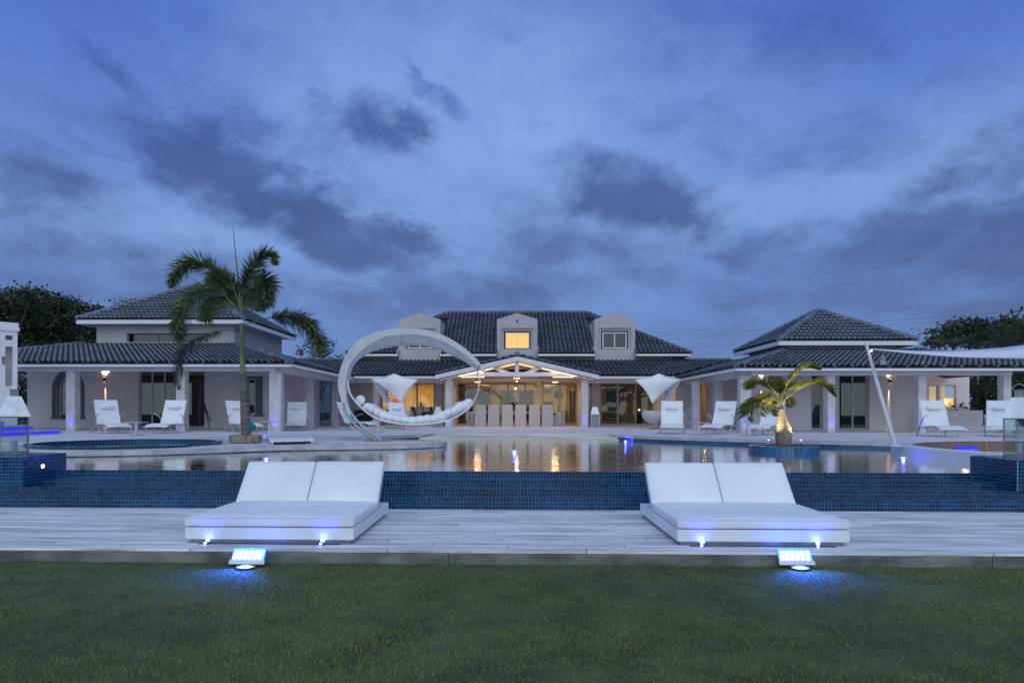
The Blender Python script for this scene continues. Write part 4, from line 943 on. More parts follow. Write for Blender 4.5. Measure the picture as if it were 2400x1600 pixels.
# veranda roof, leaving out the pavilion
PVX0, PVX1, PY0_ = gx(1020, 33.3), gx(1404, 33.3), 33.3; pvz = gh(1211, 832, 33.3); pve = gh(1030, 876, 33.3)
def pz_at(x): return pvz - (pvz - pve) * abs(x - CX) / ((PVX1 - PVX0) / 2)
rf.plane((XE, MEY, ME), (XER, MEY, ME), (12.4, FY, MT), (-12.0, FY, MT), skip=lambda p: p.z < pz_at(p.x) - .08)
for sg_ in (-1, 1):
    xe = PVX0 if sg_ < 0 else PVX1; A_ = (xe, PY0_, pve); B_ = (xe, 36.2, pve); C_ = (CX, 38.4, pvz); D_ = (CX, PY0_, pvz)
    if sg_ < 0: rf.plane(B_, A_, D_, C_)
    else: rf.plane(A_, B_, C_, D_)
rf.ridge((CX, PY0_ - .05, pvz + .02), (CX, 38.3, pvz + .02), .10)
rf.base.prism([(-12, FY + .02, MT), (e0 + .5, FY + .02, MT), (e0 + .5, 44, 3.4), (-12, 44, 3.4)], (0, 0, -.05)); rf.base.prism([(e1 - .5, FY + .02, MT), (12.4, FY + .02, MT), (12.4, 44, 3.4), (e1 - .5, 44, 3.4)], (0, 0, -.05))
rf.ridge((-12, FY, MT), (e0 + .8, FY, MT), .1); rf.ridge((e1 - .8, FY, MT), (12.4, FY, MT), .1)
rf.finish()
m = MB()
for a, b in segs:
    m.box(a + .02, b - .02, uey - .04, uey, ue - .14, ue - .015, bev=.004)
    for x in (a, b):
        if x in (e0, e1): continue
        s_ = 1 if x == a else -1
        m.prism([(x + s_ * .02, uey - .01, ue - .13), (x + s_ * .02, FY - .01, ue - .13), (x + s_ * .02, FY - .01, roofz(FY) + .12), (x + s_ * .02, uey - .01, ue + .02)], (s_ * .035, 0, 0))
m.box(e1 - .04, e1, uey + .003, eyb, ue - .14, ue - .015); m.box(e0, e0 + .04, uey + .003, eyb, ue - .14, ue - .015); m.build('fascia', M['white'], MH)
m = MB(); 
for a, b in segs: m.box(a + .03, b - .045, uey + .003, FY - .01, ue - .10, ue - .07)
m.build('soffit', M['beam'], MH)
m = MB(); m.box(-8.7, 9.4, FY + .02, FY + .24, zcm + .2, ue - .08); m.box(-8.7, -8.46, FY + .241, 47, ZP, ue - .08); m.box(9.16, 9.4, FY + .241, 47, ZP, ue - .08); m.build('upper_wall', M['stucco'], MH)
# dormers
def dormer(key, lit, uw0, uw1):
    a, b = DW[key]; c = (a + b) / 2; zb_, zs_, zp_ = MT - .08, fz(749.5), fz(734.5); t = .12
    y0, y1 = FY - .22, 43.6
    o0, o1, p0, p1 = fx(uw0 - 9), fx(uw1 + 9), fz(822), fz(770)
    m = MB(); 
    for (xa, xb, za, zb2) in ((a, o0, zb_, zs_), (o1, b, zb_, zs_), (o0, o1, zb_, p0), (o0, o1, p1, zs_)): m.box(xa, xb, y0, y0 + .22, za, zb2)
    m.prism([(a, y0, zs_), (b, y0, zs_), (c, y0, zp_)], (0, y1 - y0, 0))
    m.box(a, a + t, y0 + .221, y1, zb_, zs_); m.box(b - t, b, y0 + .221, y1, zb_, zs_)
    d_ = m.build('dormer', M['stucco'], MH)
    # stepped surround
    i0, i1, j0, j1 = fx(uw0 - 3), fx(uw1 + 3), fz(818.5), fz(776)
    m = MB(); 
    for (xa, xb, za, zb2) in ((o0, i0, p0, p1), (i1, o1, p0, p1), (i0, i1, p0, j0), (i0, i1, j1, p1)): m.box(xa + .001, xb - .001, y0 + .10, y0 + .2, za, zb2)
    m.build('surround', M['stucco'], d_)
    w0, w1, q0, q1 = fx(uw0), fx(uw1), fz(817), fz(779)
    f = MB(); fr = .06; Y = y0 + .13
    f.box(w0, w1, Y, Y + .05, q1 - fr, q1, bev=.004); f.box(w0, w1, Y, Y + .05, q0, q0 + fr, bev=.004)
    for x in (w0, w1 - fr) + (() if lit else ((w0 + w1) / 2 - fr / 2,)): f.box(x, x + fr, Y - .002, Y + .052, q0 + fr, q1 - fr, bev=.004)
    f.build('window_frame', M['white'], d_)
    if lit:
        for xa, xb in ((w0 + fr, (w0 + w1) / 2 - .006), ((w0 + w1) / 2 + .006, w1 - fr)):
            g = MB(); g.box(xa, xb, Y + .03, Y + .04, q0 + fr, q1 - fr); g.build('blind', M['amber'], d_)
    else:
        for xa, xb in ((w0 + fr * .6, (w0 + w1) / 2), ((w0 + w1) / 2 + .002, w1 - fr * .6)):
            g = MB(); g.box(xa, xb, Y + .02, Y + .028, q0 + fr * .6, q1 - fr * .6); g.build('pane', M['glassdk'], d_)
        g = MB(); g.box(w0, w1, Y + .45, Y + .5, q0, q1); g.build('blind', M['reveal'], d_)
dormer('l', False, 956, 1013); dormer('c', True, 1184, 1240.5); dormer('r', False, 1411, 1468)
m = MB(); cc = (fx(1212, 755), FY - .3, fz(754)); m.ball(cc, .05, .05, .05, 12); m.tube([cc, (cc[0], FY - .22, cc[2] + .04)], .015, 6); t_ = m.build('security_camera', M['black'], smooth=True); tag(t_, 'tiny dark security camera under the gable of the central dormer', 'camera')
# veranda row
c, a, b = column(MH, 874, 888, 35.9, zcm); uplight(b + .08, 35.82, ZP + .001, 'small blue uplight on the column left of the hanging pod', 4)
m = MB(); m.box(XE - .72, gx(1046, 35.9), 35.88, 36.2, zcm, zcm + .24, bev=.006); m.build('beam', M['beam'], MH)
m = MB(); m.box(gx(1378, 35.9), XER + .72, 35.88, 36.2, zcm, zcm + .24, bev=.006); m.build('beam', M['beam'], MH)
m = MB(); m.box(XE, PVX0 + .1, MEY - .02, MEY + .02, ME - .13, ME - .03); m.build('veranda_fascia', M['white'], MH)
m = MB(); m.box(PVX1 - .1, XER, MEY - .02, MEY + .02, ME - .13, ME - .03); m.build('veranda_fascia', M['white'], MH)
for i in range(28):
    x = XE + .3 + i * .62
    if x > XER: break
    if PVX0 - .1 < x < PVX1 + .1: continue
    m = MB(); m.box(x, x + .09, MEY + .03, 36.4, zcm + .245, zcm + .31); m.build('rafter_tail', M['beam'], MH)
for xa_, xb_ in ((XE - .3, PVX0 + .45), (PVX1 - .45, XER + .3)):
    m = MB(); m.add([(xa_, MEY + .1, zcm + .32), (xb_, MEY + .1, zcm + .32), (xb_, FY, zcm + .32), (xa_, FY, zcm + .32)], [(0, 1, 2, 3)]); m.build('soffit', M['beam'], MH)
# facade
gt, gb = fz(896), ZP + .03
ops = [(fx(737), fx(775), gb, fz(893)), (fx(892), fx(1020), gb, gt), (fx(1036), fx(1069), gb, gt), (fx(1070), fx(1353), gb, gt), (fx(1370), fx(1387), gb, gt), (fx(1406), fx(1532), gb, gt)]
wallY(FY, gx(716, FY), gx(1625, FY), ZP - .01, zcm + .33, .2, ops).build('wall', M['stucco_warm'], MH)
m = MB(); m.box(gx(1060, 38.2), gx(1069, 38.2), 36.3, FY - .003, ZP, zcm + .2); m.build('side_pier', M['stucco_warm'], MH)
m = MB(); m.box(gx(1352.5, 38.2), gx(1361, 38.2), 36.3, FY - .003, ZP, zcm + .2); m.build('side_pier', M['stucco_warm'], MH)
pane_unit(MH, 'glass_door', fx(737), fx(775), gb, fz(893), FY + .05, 2, .06, 'winframe', 'glassdk')
pane_unit(MH, 'folding_door', fx(892), fx(1020), gb, gt, FY + .05, 3, .10, 'doorframe', 'glasslit')
pane_unit(MH, 'glass_door', fx(1036), fx(1069), gb, gt, FY + .05, 1, .06, 'doorframe', 'glassdk')
pane_unit(MH, 'folding_door', fx(1070), fx(1353), gb, gt, FY + .05, 7, .095, 'doorframe', 'glasslit')
pane_unit(MH, 'glass_door', fx(1370), fx(1387), gb, gt, FY + .05, 1, .05, 'doorframe', 'glassdk')
pane_unit(MH, 'folding_door', fx(1406), fx(1532), gb, gt, FY + .05, 3, .095, 'doorframe', 'glassdk')
# pavilion
pc = []
PCY = 33.75; ptop = gh(1211, 893, PCY)
for u0, u1, wh in ((1043.5, 1059.5, 'left pavilion column beside the dining chairs'), (1363.5, 1379.5, 'right pavilion column beside the dining chairs')):
    c, a, b = column(MH, u0, u1, PCY, ptop); column_lights(a, b, PCY, wh, 6)
    q = MB(); q.box(a + .06, b - .06, PCY + .04, PCY + .26, ptop + .002, gh(1211, 876, PCY)); q.build('capital', M['white'], MH)
py = 33.32
def slope_bar(x0, z0, x1, z1, th, y0, y1):
    q = MB(); q.prism([(x0, y0, z0), (x1, y0, z1), (x1, y0, z1 - th), (x0, y0, z0 - th)], (0, y1 - y0, 0)); return q
for sg_ in (-1, 1):
    xe = PVX0 if sg_ < 0 else PVX1
    slope_bar(xe, pve + .0, CX + sg_ * .002, pvz - .03, .15, py, py + .04).build('bargeboard', M['white'], MH)
    slope_bar(xe, pve - .155, CX + sg_ * .002, pvz - .185, .09, py + .03, py + .09).build('bargeboard', M['white'], MH)
    slope_bar(xe - sg_ * .25, pve - .25 + .0, CX + sg_ * .08, pvz - .28, .05, py + .05, py + 2.8).build('pavilion_ceiling', M['ceiling'], MH)
tz0, tz1 = gh(1211, 881.5, 33.7), gh(1211, 872, 33.7)
tx0, tx1 = gx(1046, 33.7), gx(1378, 33.7)
q = MB(); q.box(tx0, tx1, 33.62, 33.80, tz0, tz1, bev=.006); q.build('tie_beam', M['white'], MH)
q = MB(); q.box(gx(1207, 33.6), gx(1216, 33.6), 33.60, 33.76, tz1 + .002, pvz - .29, bev=.004); q.build('king_post', M['white'], MH)
for dy_, nm in ((0, 'strut'), (1.6, 'strut')):
    for sg_ in (-1, 1):
        bx = CX + sg_ * .35; txx = CX + sg_ * 1.12; zt_ = pz_at(txx) - .30
        q = MB(); q.prism([(bx, 33.64 + dy_, tz1 + .002), (bx + sg_ * .22, 33.64 + dy_, tz1 + .002), (txx + sg_ * .1, 33.64 + dy_, zt_ - .02), (txx - sg_ * .10, 33.64 + dy_, zt_ + .03)], (0, .12, 0)); q.build(nm, M['white'], MH)
q = MB(); q.box(tx0, tx1, 35.2, 35.34, tz0 + .02, tz1, bev=.004); q.build('tie_beam', M['ceiling'], MH)
for xs_ in (tx0, tx1 - .2):
    q = MB(); q.box(xs_, xs_ + .2, 33.801, 38.2, ptop + .002, tz0 + .0, bev=.004); q.build('side_beam', M['ceiling'], MH)
q = MB(); q.box(tx0 - .3, tx1 + .3, 36.0, 38.45, tz0 - .12, tz0 - .08); q.build('flat_ceiling', M['ceiling'], MH)
q = MB(); q.box(gx(1078, 36), gx(1345, 36), 35.92, 35.99, tz0 - .10, tz0 + .0); q.build('ceiling_edge', M['ceiling'], MH)
q = MB(); q.prism([(tx0 + .1, 36.3, tz0 - .05), (tx1 - .1, 36.3, tz0 - .05), (CX, 36.3, pvz - .3)], (0, .05, 0)); q.build('gable_back', M['ceiling'], MH)
light('gable_fill', 'AREA', (CX, 34.9, tz1 + .04), 26, (1, .58, .30), MH, (0, .15, 1), 1.6)  # added area light without a fixture, brightens the gable ceiling
light('front_glow', 'AREA', (CX, 35.7, tz0 - .14), 16, (1, .62, .34), MH, (0, .2, -1), 2.4)
# led strips tucked behind the beams
for sg_ in (-1, 1):
    x0_, x1_ = CX + sg_ * 1.2, CX + sg_ * 2.9
    q = slope_bar(x0_, pz_at(x0_) - .345, x1_, pz_at(x1_) - .345, .035, py + .12, py + .17); s_ = q.build('led_strip', M['warm2'], MH)
    l_ = light('strip_glow', 'AREA', ((x0_ + x1_) / 2, py + .5, pz_at(2) - .55), 10, (1, .6, .32), MH, (0, .5, 1), .8)
for ua, ub in ((1082, 1135), (1295, 1343)):
    q = MB(); q.box(gx(ua, 34), gx(ub, 34), 33.86, 33.93, tz0 - .05, tz0 - .01); q.build('led_strip', M['warm2'], MH)
for u_ in (1119, 1301):
    x_ = gx(u_, 37.0); t_ = thing('ceiling_lamp', 'round warm ceiling lamp over the dining terrace, %s one' % ('left' if u_ < 1200 else 'right'), 'ceiling lamp', (x_, 37.0, tz0 - .13), 0, 'ceiling lamps of the dining terrace')
    q = MB(); q.lathe([(.12, 0), (.17, .015), (.17, .045)], (x_, 37.0, tz0 - .17), 20); q.build('diffuser', M['lampface'], t_)
    light('glow', 'AREA', (x_, 37.0, tz0 - .19), 16, (1, .60, .30), t_, (0, -.05, -1), .3)
# interior of the great room
IX0, IX1, IY = fx(885), fx(1560), 45.5; iz = zcm + .34
q = MB(); q.box(IX0, IX1, FY + .22, IY, ZP + .004, ZP + .02); q.build('room_floor', M['infloor'], MH)
q = MB(); q.box(IX0, IX1, FY + .22, IY, iz, iz + .05); q.build('room_ceiling', M['ceiling'], MH)
q = MB(); q.box(IX0 - .1, IX0, FY + .22, IY, ZP, iz); q.build('room_wall', M['inwall'], MH)
q = MB(); q.box(IX1, IX1 + .1, FY + .22, IY, ZP, iz); q.build('room_wall', M['inwall'], MH)
ix = lambda u, Y=IY: gx(u, Y)
bw = [(ix(1080), ix(1152), ZP + .05, gh(1200, 912, IY)), (ix(1172), ix(1208), ZP + .05, gh(1200, 914, IY)), (ix(1215), ix(1252), ZP + .05, gh(1200, 914, IY)), (ix(1334), ix(1352), ZP + .05, gh(1200, 914, IY)), (ix(1420), ix(1450), ZP + .05, gh(1200, 914, IY))]
wallY(IY, IX0, IX1, ZP, iz, .15, bw).build('room_back_wall', M['inwall'], MH)
for i, (a, b, c_, d_) in enumerate(bw): pane_unit(MH, 'rear_window', a, b, c_, d_, IY + .04, 2 if b - a > 1.2 else 1, .05, 'winframe', 'glass')
q = MB(); q.box(IX0, IX1, IY + 1.0, IY + 1.1, ZP, iz); q.build('rear_hedge_screen', M['curtain'], MH)
# partition between kitchen and hall
q = MB(); q.box(ix(1041, 42), ix(1047, 42), 40.5, IY, ZP, iz); q.build('partition', M['inwall'], MH)
for u_, y_, e_ in ((915, 41, 90), (985, 43.2, 200), (1010, 40.5, 90), (1130, 42, 90), (1210, 41, 90), (1300, 42.5, 150), (1345, 41, 60), (1450, 42, 34)):
    x_ = gx(u_, y_); q = MB(); q.lathe([(.07, 0), (.07, .015)], (x_, y_, iz - .02), 14); l_ = q.build('downlight', M['warm'], MH); light('downlight_beam', 'AREA', (x_, y_, iz - .04), e_ * .65, (1, .64, .24), MH, (0, .1, -1), .8)
q = MB(); q.lathe([(.07, 0), (.07, .015)], (gx(998, 39.6), 39.6, iz - .02), 14); q.build('downlight', M['warm'], MH); q = MB(); q.lathe([(.07, 0), (.07, .015)], (gx(1039, 39.6), 39.6, iz - .02), 14); q.build('downlight', M['warm'], MH)
# ================================================================== OBJECTS
def P3(u, v, Y): x, z = gy(u, v, Y); return Vector((x, Y, z))
# ---- daybeds
def daybed(xa, xb, yf, yr, label, lean):
    t = thing('daybed', label, 'daybed', ((xa + xb) / 2, yf, 0), 0, 'double daybeds on the front deck')
    m = MB(); m.box(xa + .04, xb - .04, yf + .03, yr - .03, .002, .042); m.build('plinth', M['steel'], t)
    for b_ in ((xa, xb, yf, yf + .07), (xa, xb, yr - .07, yr)):
        m = MB(); m.box(*b_, .042, .165, bev=.008); m.build('base_panel', M['whitefab'], t)
    for b_ in ((xa, xa + .07, yf + .0705, yr - .0705), (xb - .07, xb, yf + .0705, yr - .0705)):
        m = MB(); m.box(*b_, .042, .165, bev=.008); m.build('base_panel', M['whitefab'], t)
    m = MB(); m.box(xa + .07, xb - .07, yf + .07, yr - .07, .08, .10); m.build('deck_board', M['reveal'], t)
    yh = yf + 1.30
    def cushion(x0, x1, y0, y1, z0, z1, mtx=None, nx=14, ny=12, puff=.012, r=.035):
        m = MB(); 
        def grid(z, s):
            o = len(m.v)
            for j in range(ny + 1):
                for i in range(nx + 1):
                    a, b = i / nx, j / ny; x = x0 + (x1 - x0) * a; y = y0 + (y1 - y0) * b
                    ed = min(x - x0, x1 - x, y - y0, y1 - y); q = max(0, 1 - ed / r)
                    zz = z + s * (puff * (math.sin(math.pi * a) * math.sin(math.pi * b)) ** .5 - r * .6 * q * q + .002 * math.sin(x * 9 + y * 5) * (q == 0))
                    m.v.append(Vector((x, y, zz)))
            return o
        # denser borders through warped parameters
        a = grid(z1, 1); b = grid(z0, -1 if False else -.2)
        W_ = nx + 1
        for j in range(ny):
            for i in range(nx):
                k = j * W_ + i; m.f.append((a + k, a + k + 1, a + k + W_ + 1, a + k + W_)); m.f.append((b + k, b + k + W_, b + k + W_ + 1, b + k + 1))
        for i in range(nx): m.f.append((a + i, b + i, b + i + 1, a + i + 1)); k = ny * W_ + i; m.f.append((a + k, a + k + 1, b + k + 1, b + k))
        for j in range(ny): k = j * W_; m.f.append((a + k, a + k + W_, b + k + W_, b + k)); k += nx; m.f.append((a + k, b + k, b + k + W_, a + k + W_))
        if mtx: m.v = [mtx @ p for p in m.v]
        m.v = [tuple(p) for p in m.v]; return m
    def finish(o):
        b = o.modifiers.new('bevel', 'BEVEL'); b.width = .016; b.segments = 3; b.limit_method = 'ANGLE'; b.angle_limit = R(50)
        o.data.polygons.foreach_set('use_smooth', [True] * len(o.data.polygons)); return o
    o = finish(cushion(xa, xb, yf - .01, yh, .172, .282).build('mattress', M['whitefab'], t))
    m = MB(); c_ = .282 - .003
    m.tube([(xa + .02, yf - .012, c_ - .012), (xb - .02, yf - .012, c_ - .012)], .005, 6); m.build('piping', M['whitefab'], o)
    xm = (xa + xb) / 2
    for k, (p, q, ang) in enumerate(((xa + .004, xm - .006, 47), (xm + .006, xb - .004, 47.6))):
        mt = Matrix.Translation((0, yh + .012, .18)) @ Matrix.Rotation(R(ang), 4, 'X')
        o = finish(cushion(p, q, .0, .66, -.0, .105, mt).build('backrest', M['whitefab'], t))
        m = MB(); m.box(p + .03, q - .03, .02, .62, -.03, -.006, mt); m.build('backrest_frame', M['steel'], t)
        m = MB(); m.tube([(p + .3, yh + .33, .10), (p + .3, yh + .36, .52)], .012, 8); m.build('strut', M['steel'], t)
    return t
bx0, bx1 = gz(430, 1274, 0)[0], gz(832, 1273, 0)[0]; byf = gz(600, 1274, 0)[1]
daybed(bx0, bx1, byf, byf + 1.98, 'white vinyl double daybed on the deck, left of the two', 1)
dx0, dx1 = gz(1589, 1280, 0)[0], gz(1992, 1281, 0)[0]; dyf = gz(1800, 1280, 0)[1]
daybed(dx0, dx1, dyf, dyf + 1.98, 'white vinyl double daybed on the deck, right of the two', -1)
def light_bar(ua, ub, uls, v, yb, label):
    a, b = gz(ua, v, .02), gz(ub, v, .02); y = yb - .06
    t = thing('light_bar', label, 'light bar', (a[0], y, 0), 0, 'thin light bars in front of the daybeds')
    m = MB(); m.tube([(a[0], y, .014), (b[0], y, .014)], .006, 8); m.build('rod', M['black'], t)
    for u_ in uls:
        x = gz(u_, v, .02)[0]
        m = MB(); m.lathe([(.026, 0), (.028, .012), (.02, .022)], (x, y + .02, .016), 14); m.build('lamp_housing', M['steel'], t)
        m = MB(); m.ball((x, y + .022, .042), .020, .012, .014, 10, 6); m.build('lens', M['bluew'], t)
        m = MB(); m.ball((x - .014, y - .012, .020), .012, .008, .008, 8, 5); m.build('lens', M['bluew'], t)
        light('beam', 'SPOT', (x, y - .005, .045), 6, (.01, .015, 1), t, (0, .55, 1), .012, 112, .9)
light_bar(461, 800, (481, 755), 1273, byf, 'thin black rod with two blue lamps in front of the left daybed')
light_bar(1619, 1960, (1650, 1920), 1279, dyf, 'thin black rod with two blue lamps in front of the right daybed')
# ---- floodlights
def flood(u, v, label, flip):
    x, y = gz(u, v + 4, -.12); t = thing('floodlight', label, 'floodlight', (x, y, -.135), 0, 'blue LED floodlights on the lawn'); w, h = .162, .168
    y -= .03
    mt = Matrix.Translation((x, y, -.098)) @ Matrix.Rotation(R(-38), 4, 'X')
    m = MB(); m.box(-w, w, .006, .045, -.005, h, mt, bev=.008); m.build('housing', M['alu'], t)
    m = MB(); 
    for a in np.linspace(-w + .02, w - .02, 9): m.box(a - .004, a + .004, .045, .075, .01, h - .01, mt)
    f = m.build('cooling_fins', M['alu'], t); f['kind'] = 'stuff'
    m = MB(); m.box(-w + .008, w - .008, .0005, .0055, .045, h - .008, mt); m.build('lens', M['bluew2'], t)
    for j in range(3):
        for i in range(6):
            m = MB(); cx2 = -w + .035 + i * .048 + j * .006; cz = .062 + j * .030; m.ball(tuple(mt @ Vector((cx2, -.001, cz))), .017, .012, .014, 8, 5); m.build('led', M['ledw'], t)
    m = MB(); m.box(-w - .008, w + .008, -.004, .0, -.006, .040, mt, bev=.0015); m.build('front_plate', M['alu'], t)
    m = MB(); m.lathe([(.085, -.0), (.085, .010), (.05, .016), (.03, .022)], (x + .01, y - .035, -.125), 18); m.build('base', M['steel'], t)
    light('beam', 'SPOT', tuple(mt @ Vector((0, -.03, h * .6))), 120, (.02, .12, 1), t, (-.35 * flip if flip > 0 else .15, -1, .12), .06, 150, .9)
    light('side_glow', 'POINT', tuple(mt @ Vector((0, .03, h + .03))), 1.6, (.02, .16, 1), t, None, .04)
M['bluew2'] = emis('flood_lens', (.02, .13, 1.0), 6.0); M['ledw'] = emis('flood_led', (.55, .80, 1.0), 22)
flood(580, 1320, 'blue-white LED floodlight standing on the lawn before the left daybed', 1)
flood(1866, 1322, 'blue-white LED floodlight standing on the lawn before the right daybed', -1)
# ---- big lanterns on the plinths
M['frost'] = pm('frosted_hood_glass', (.80, .84, .86), .35, .12, 6, .1, 10)
def big_lantern(u, ua, v_bot, label, rot, Y=10.42):
    x = gx(u, Y); t = thing('lantern', label, 'lantern', (x, Y, .687), R(rot), 'large frosted lanterns on the plinths'); t['_o'] = (0, 0, 0)
    s, h = .18, .56
    for (a, b) in ((-1, -1), (1, -1), (1, 1), (-1, 1)): m = MB(); m.box(a * s - .009, a * s + .009, b * s - .009, b * s + .009, .0, h, bev=.002); m.build('post', M['steel'], t)
    for z in (.0, h):
        for (a, b, c, d) in ((-s, s, -s - .009, -s + .009), (-s, s, s - .009, s + .009)):
            m = MB(); m.box(a - .009, b + .009, c, d, z, z + .018, bev=.002); m.build('rail', M['steel'], t); m = MB(); m.box(c, d, a + .0095, b - .0095, z, z + .018, bev=.002); m.build('rail', M['steel'], t)
    for (a, b, c, d) in ((-s + .01, s - .01, -s - .002, -s + .002), (-s + .01, s - .01, s - .002, s + .002)):
        m = MB(); m.box(a, b, c, d, .018, h); m.build('glass_pane', M['glass'], t); m = MB(); m.box(c, d, a, b, .018, h); m.build('glass_pane', M['glass'], t)
    a, b = s + .03, s * .50; z0, z1 = h + .019, h + .33
    m = MB(); m.add([(-a, -a, z0), (a, -a, z0), (a, a, z0), (-a, a, z0), (-b, -b, z1), (b, -b, z1), (b, b, z1), (-b, b, z1)], [(0, 1, 5, 4), (1, 2, 6, 5), (2, 3, 7, 6), (3, 0, 4, 7), (4, 5, 6, 7), (0, 3, 2, 1)]); m.build('hood', M['frost'], t)
    m = MB(); m.box(-.055, .055, -.055, -.045, z1, z1 + .10); m.box(-.055, .055, .045, .055, z1, z1 + .10); m.box(-.055, -.045, -.045, .045, z1, z1 + .10); m.box(.045, .055, -.045, .045, z1, z1 + .10); m.box(-.065, .065, -.065, .065, z1 + .10, z1 + .112); m.build('vent', M['steel'], t)
    m = MB(); m.tube([(.075 * math.cos(q), 0, z1 + .115 + .085 * math.sin(q)) for q in np.linspace(0, math.pi, 14)], .005, 6); m.build('handle', M['alu'], t)
    m = MB(); m.box(-s + .02, s - .02, -s + .02, s - .02, .019, .032); m.build('tray', M['steel'], t)
    m = MB(); m.lathe([(.045, 0), (.045, .17), (.03, .175)], (0, 0, .033), 18); m.build('candle', M['white'], t)
    t['_o'] = (x, Y, .687)
big_lantern(33, 70, 1063, 'large frosted glass lantern on the left tiled plinth', 38)
big_lantern(2388, 2350, 1070, 'large frosted glass lantern on the right tiled plinth', -36)
# ---- small floor lanterns by the pavilion
def small_lantern(u, Y, label):
    x = gx(u, Y); t = thing('floor_lantern', label, 'lantern', (x, Y, ZP), 0, 'floor lanterns beside the pavilion')
    m = MB(); m.box(x - .20, x + .20, Y - .20, Y + .20, ZP + .001, ZP + .64, bev=.01); m.build('cage', M['steel'], t)
    for (a, b) in ((-1, -1), (1, -1)): m = MB(); m.box(x + a * .2 - .012, x + a * .2 + .012, Y + b * .2 - .012, Y + b * .2 + .012, ZP + .001, ZP + .65); m.build('post', M['alu'], t)
    z0, z1 = ZP + .655, ZP + 1.02; a, b = .20, .11
    m = MB(); m.add([(x - a, Y - a, z0), (x + a, Y - a, z0), (x + a, Y + a, z0), (x - a, Y + a, z0), (x - b, Y - b, z1), (x + b, Y - b, z1), (x + b, Y + b, z1), (x - b, Y + b, z1)], [(0, 1, 5, 4), (1, 2, 6, 5), (2, 3, 7, 6), (3, 0, 4, 7), (4, 5, 6, 7), (0, 3, 2, 1)]); m.build('hood', M['whitefab'], t)
    m = MB(); m.tube([(x + .09 * math.cos(q), Y, z1 + .08 + .14 * math.sin(q)) for q in np.linspace(-.5, math.pi + .5, 14)], .008, 6); m.build('handle', M['steel'], t)
small_lantern(1027, 34.4, 'white-hooded floor lantern just left of the left pavilion column')
small_lantern(1394, 33.6, 'white-hooded floor lantern just right of the right pavilion column')
# ---- loungers
def make_lounger():
    t = thing('lounger', 'x', 'sun lounger', (0, 0, 0), 0, 'white sling sun loungers around the pool')
    w = .36
    back = [Vector((0, 0.0, .30)), Vector((0, .13, .52)), Vector((0, .27, .80)), Vector((0, .38, 1.06)), Vector((0, .43, 1.16))]
    seat = [Vector((0, -.02, .30)), Vector((0, -.30, .325)), Vector((0, -.62, .33)), Vector((0, -.95, .30)), Vector((0, -1.2, .22))]
    def sheet(c, wa, wb, sag=.02, th=.008):
        c = crom(c, 3); n = 6; m = MB(); k = len(c)
        for off in (0, th):
            for i, p in enumerate(c):
                tg = (c[min(i + 1, k - 1)] - c[max(i - 1, 0)]).normalized(); nr = Vector((0, -tg.z, tg.y)); ww = wa + (wb - wa) * i / (k - 1)
                for j in range(n + 1): s = j / n * 2 - 1; m.v.append(tuple(p + Vector((s * ww, 0, 0)) + nr * (off - sag * (1 - s * s)) * (-1 if False else 1)))
        W_ = n + 1; H_ = k * W_
        for i in range(k - 1):
            for j in range(n): a = i * W_ + j; m.f.append((a, a + 1, a + W_ + 1, a + W_)); m.f.append((H_ + a, H_ + a + W_, H_ + a + W_ + 1, H_ + a + 1))
            a = i * W_; m.f.append((a, a + W_, H_ + a + W_, H_ + a)); a += n; m.f.append((a, H_ + a, H_ + a + W_, a + W_))
        for j in range(n): m.f.append((j, H_ + j, H_ + j + 1, j + 1)); a = (k - 1) * W_ + j; m.f.append((a, a + 1, H_ + a + 1, H_ + a))
        return m
    o = sheet(back, w, w - .02).build('back_sling', M['sling'], t, smooth=False)
    sheet(seat, w, w).build('seat_sling', M['sling'], t, smooth=True)
    for s in (-1, 1):
        m = MB(); m.tube([p + Vector((s * (w + .005), 0, 0)) for p in crom(back, 3)], .016, 6); m.build('back_rail', M['white'], t)
        m = MB(); m.tube([p + Vector((s * (w + .005), 0, 0)) for p in crom(seat, 3)], .018, 6); m.build('seat_rail', M['white'], t)
        x = s * (w + .05)
        m = MB(); m.tube(crom([(x + s * .02, .46, .012), (x, .33, .25), (x, .12, .50), (x, -.12, .62), (x, -.34, .67)], 4), .024, 7, flat=.6); m.build('armrest', M['alu'], t)
        m = MB(); m.tube(crom([(x, .46, .012), (x, .28, .22), (x, .02, .30), (x, -.26, .23), (x, -.50, .012)], 4), .020, 7); m.build('leg', M['alu'], t)
        m = MB(); m.tube(crom([(x - s * .04, -.78, .30), (x - s * .02, -.96, .20), (x, -1.12, .012)], 4), .019, 7); m.build('leg', M['alu'], t)
    m = MB(); m.tube([(-w - .05, .0, .28), (w + .05, .0, .28)], .014, 6); m.build('cross_bar', M['alu'], t)
    # headrest roll on its strap
    m = MB(); c = Vector((0, .255, .905)); m.tube([c + Vector((x, 0, 0)) for x in (-.20, -.185, -.1, 0, .1, .185, .20)], [.03, .055, .062, .064, .062, .055, .03], 12); m.build('headrest_pillow', M['sling'], t, smooth=True)
    m = MB(); m.box(-w + .01, w - .01, .262, .268, .885, .90); m.build('strap', M['sling'], t)
    return t
lg = make_lounger()
